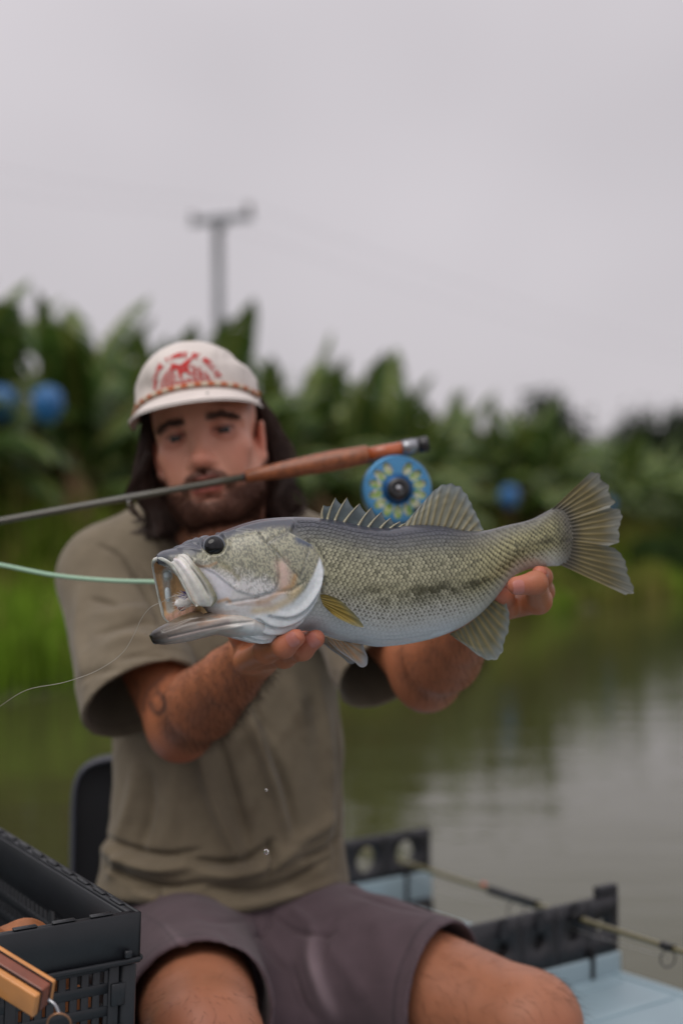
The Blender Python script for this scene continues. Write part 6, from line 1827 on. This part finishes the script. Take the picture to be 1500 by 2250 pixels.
def build_crate():
    m_c = mat('black_crate_plastic', (33, 36, 40), rough=.42, var=.12, vscale=30, bump=.12, bscale=220)
    K = P(312, 2003, 1.50)
    A = np.array([-.817, -.577, 0]); A /= np.linalg.norm(A)
    B = np.array([-.577, .817, .062]); B /= np.linalg.norm(B); A = A - (A @ B) * B; A /= np.linalg.norm(A)
    Zc = np.cross(B, A); Zc = Zc if Zc[2] > 0 else -Zc
    LA, LB, HC = .40, .58, .235
    RM = np.stack([A, B, Zc], -1)
    def bx(a0, a1, b0, b1, z0, z1, bev=.0015):
        c = K + A * (a0 + a1) / 2 + B * (b0 + b1) / 2 + Zc * (z0 + z1) / 2
        M = RM if np.linalg.det(RM) > 0 else RM * np.array([1, 1, 1])
        return box(c, (abs(a1 - a0) / 2, abs(b1 - b0) / 2, abs(z1 - z0) / 2), M, bev, 1)
    cr = thing('folding_crate', 'black slotted folding plastic crate with its rim open', 'crate', K + A * LA / 2 + B * LB / 2 - Zc * HC)
    T = .006
    def wall(name, along, fixed, L, inner):
        """one wall: rim band with lip, slotted lattice panel, ribs"""
        pcs = []
        def w(s0, s1, d0, d1, z0, z1, bev=.0012):
            if along == 'a': pcs.append(bx(s0, s1, fixed + inner * d0, fixed + inner * d1, z0, z1, bev) if inner > 0 else bx(s0, s1, fixed - d1, fixed - d0, z0, z1, bev))
            else: pcs.append(bx(fixed + d0, fixed + d1, s0, s1, z0, z1, bev) if inner > 0 else bx(fixed - d1, fixed - d0, s0, s1, z0, z1, bev))
        w(0, L, 0, .004, -.052, 0)                                     # outer band
        w(.0042, L - .0042, .0042, .012, -.006, -.0006)                # top shelf of the rim
        w(.0122, L - .0122, .0122, .0155, -.050, -.003)                # inner band
        w(.001, L - .001, -.004, -.0002, -.053, -.047)                  # bottom lip
        band = part(name, merge(*pcs), m_c, cr, smooth=False)
        pcs.clear()
        s = .03
        while s < L - .05:
            w(s, s + .026, .0045, .0115, -.0004, .0022); s += .042       # raised dashes on the rim shelf
        part('rim_ribs', merge(*pcs), m_c, band, smooth=False); pcs.clear()
        # lattice: uprights and cross bars with real gaps
        z0, z1 = -HC + .012, -.0535
        step = .0128
        k = .030
        while k < L - .028:
            w(k, k + .0086, .006, .010, z0, z1, .0008); k += step
        for zz in np.linspace(z0, z1, 8): w(.026, L - .026, .0055, .0105, zz - .006, zz + .006, .001)
        for f in (.0, .33, .66, 1.0):
            q = .022 + f * (L - .056); w(q, q + .012, .004, .0125, z0, z1, .001)
        part('slotted_panel', merge(*pcs), m_c, band, smooth=False)
    wall('end_wall', 'a', 0.0, LA, 1); wall('end_wall', 'a', LB, LA, -1)
    wall('side_wall', 'b', 0.0, LB, 1); wall('side_wall', 'b', LA, LB, -1)
    for a in (0, LA):
        for b in (0, LB):
            sa, sb = (1 if a == 0 else -1), (1 if b == 0 else -1)
            a0, a1 = sorted((a + sa * .002, a + sa * .020)); b0, b1 = sorted((b + sb * .002, b + sb * .020))
            post = part('corner_post', bx(a0, a1, b0, b1, -HC, -.054, .003), m_c, cr, smooth=False)
            for zz in (-.085, -.13, -.175):
                a2, a3 = sorted((a + sa * .016, a + sa * .032)); b2, b3 = sorted((b + sb * .0005, b + sb * .006))
                part('hinge_lug', bx(a2, a3, b2, b3, zz - .012, zz + .012, .001), m_c, post, smooth=False)
    part('floor_panel', bx(.004, LA - .004, .004, LB - .004, -HC - .004, -HC + .006), m_c, cr, smooth=False)
    c = K + A * .004 + Zc * -.046 - B * .0035
    part('corner_stud', bx(.012, .020, -.0052, -.0002, -.046, -.038, .001), m_c, cr, smooth=False)
    # things in the crate
    m_l = mat('tan_leather', (150, 92, 52), rough=.6, var=.3, vscale=40, bump=.4, bscale=200)
    s = Solid()
    base = K + A * .125 + B * .085 - Zc * .108
    s.ell(base + A * .02 + Zc * .045, (.055, .045, .050), RM, k=.03); s.ell(base - A * .035 + Zc * .042, (.040, .04, .048), RM, k=.012); s.ell(base + A * .08 + Zc * .035, (.05, .045, .045), RM, k=.02)
    s.ell(base - Zc * .03, (.12, .07, .06), RM, k=.03); s.chain([base - A * .012 + B * -.05 + Zc * .09, base - A * .008 + B * .05 + Zc * .09], [.006, .006], k=.01, op='s')
    V, F = sdf_mesh(s, base - .22, base + .22, .004)
    N = vert_normals(V, F); V = V + N * ((fbm(V * 45, 12, 3) - .5) * .012)[:, None]
    o = part('leather_pouch', (V, F), m_l, None); tag(o, 'crumpled tan leather pouch inside the black crate', 'pouch')
    for a, b, sz, rgb, nm, lab in ((.10, .055, (.03, .02, .05), (186, 184, 182), 'tackle_box', 'small pale tackle box seen through the crate slots'), (.20, .06, (.03, .02, .045), (190, 150, 60), 'bait_tin', 'small yellow tin standing in the black crate')):
        q = K + A * a + B * b - Zc * (HC - .008 - sz[2])
        if nm == 'tackle_box':
            t = thing(nm, lab, 'box', q - Zc * sz[2]); part('tray', box(q - Zc * .004, sz, RM, .004), mat('pale_tray', rgb, rough=.4), t, smooth=False); part('lid', box(q + Zc * (sz[2] + .0015), (sz[0] * 1.04, sz[1] * 1.06, .005), RM, .002), mat('grey_lid', (150, 150, 150), rough=.4), t, smooth=False)
        else:
            t = thing(nm, lab, 'tin', q - Zc * sz[2]); part('can', lathe([(0, -.045), (.028, -.045), (.03, -.043), (.03, .043), (.028, .045), (0, .044)], 28, Zc, q), mat('yellow_label', rgb, rough=.4, var=.2, vscale=60), t); part('rim', lathe([(.0275, .044), (.031, .044), (.031, .047), (.0275, .047)], 28, Zc, q), mat('tin_rim', (150, 150, 150), rough=.3, metal=1), t)

def build_handle():
    """laminated wooden handle with a ring, lying over the crate front"""
    m1 = mat('honey_wood', (196, 132, 70), rough=.4, var=.22, vscale=26, coat=.35); m2 = mat('red_brown_wood', (116, 56, 30), rough=.35, var=.3, vscale=40, coat=.4); m3 = mat('dark_veneer', (58, 34, 26), rough=.4)
    e = P(100, 2192, 1.30); far = P(-110, 2062, 1.34)
    ax = e - far; L = np.linalg.norm(ax); ax /= L
    up = np.array([.05, -.35, .93]); Rm = frame(ax, up); sd = Rm[:, 1]; un = Rm[:, 2]
    h = thing('net_handle', 'laminated wooden landing net handle with a hanging ring', 'handle', far)
    mid = (e + far) / 2
    def slab(name, d0, d1, z0, z1, m, l0=-.5, l1=.5):
        c = mid + ax * L * (l0 + l1) / 2 + sd * (d0 + d1) / 2 + un * (z0 + z1) / 2
        return part(name, box(c, (L * (l1 - l0) / 2, abs(d1 - d0) / 2, abs(z1 - z0) / 2), Rm, .0022, 3), m, h)
    slab('front_slab', -.0150, -.0078, -.0140, .0118, m1); slab('front_veneer', -.0077, -.0062, -.0138, .0124, m3)
    slab('core', -.0061, .0061, -.0136, .0130, m2); slab('rear_veneer', .0062, .0077, -.0138, .0124, m3); slab('rear_slab', .0078, .0140, -.0140, .0118, m1)
    mm = mat('copper_ring', (150, 112, 86), rough=.35, metal=.8)
    q = e + ax * .004
    part('screw_eye', tube(curve_pts([q, q + ax * .007 + [0, 0, -.001], q + ax * .012 + [0, 0, -.007]], 8), .0016, 8), mat('steel_eye', (170, 172, 176), rough=.25, metal=1), h)
    c = q + ax * .012 + np.array([0, 0, -.0165]); th = np.linspace(0, 2 * np.pi, 40)
    part('ring', tube(c + .0105 * (np.cos(th)[:, None] * np.array([1, .1, 0]) + np.sin(th)[:, None] * np.array([0, -.2, 1.0])), .0011, 8, cap=False), mm, h)
    part('green_bead', lathe([(0, -.004), (.004, -.003), (.005, 0), (.004, .003), (0, .004)], 14, (1, 0, 0), c + [0, 0, -.0125]), mat('green_cord', (86, 132, 92), rough=.7), h)

build_boat()
build_chair()
build_racks()
build_crate()
build_handle()
build_cap()
build_rod()
build_small()
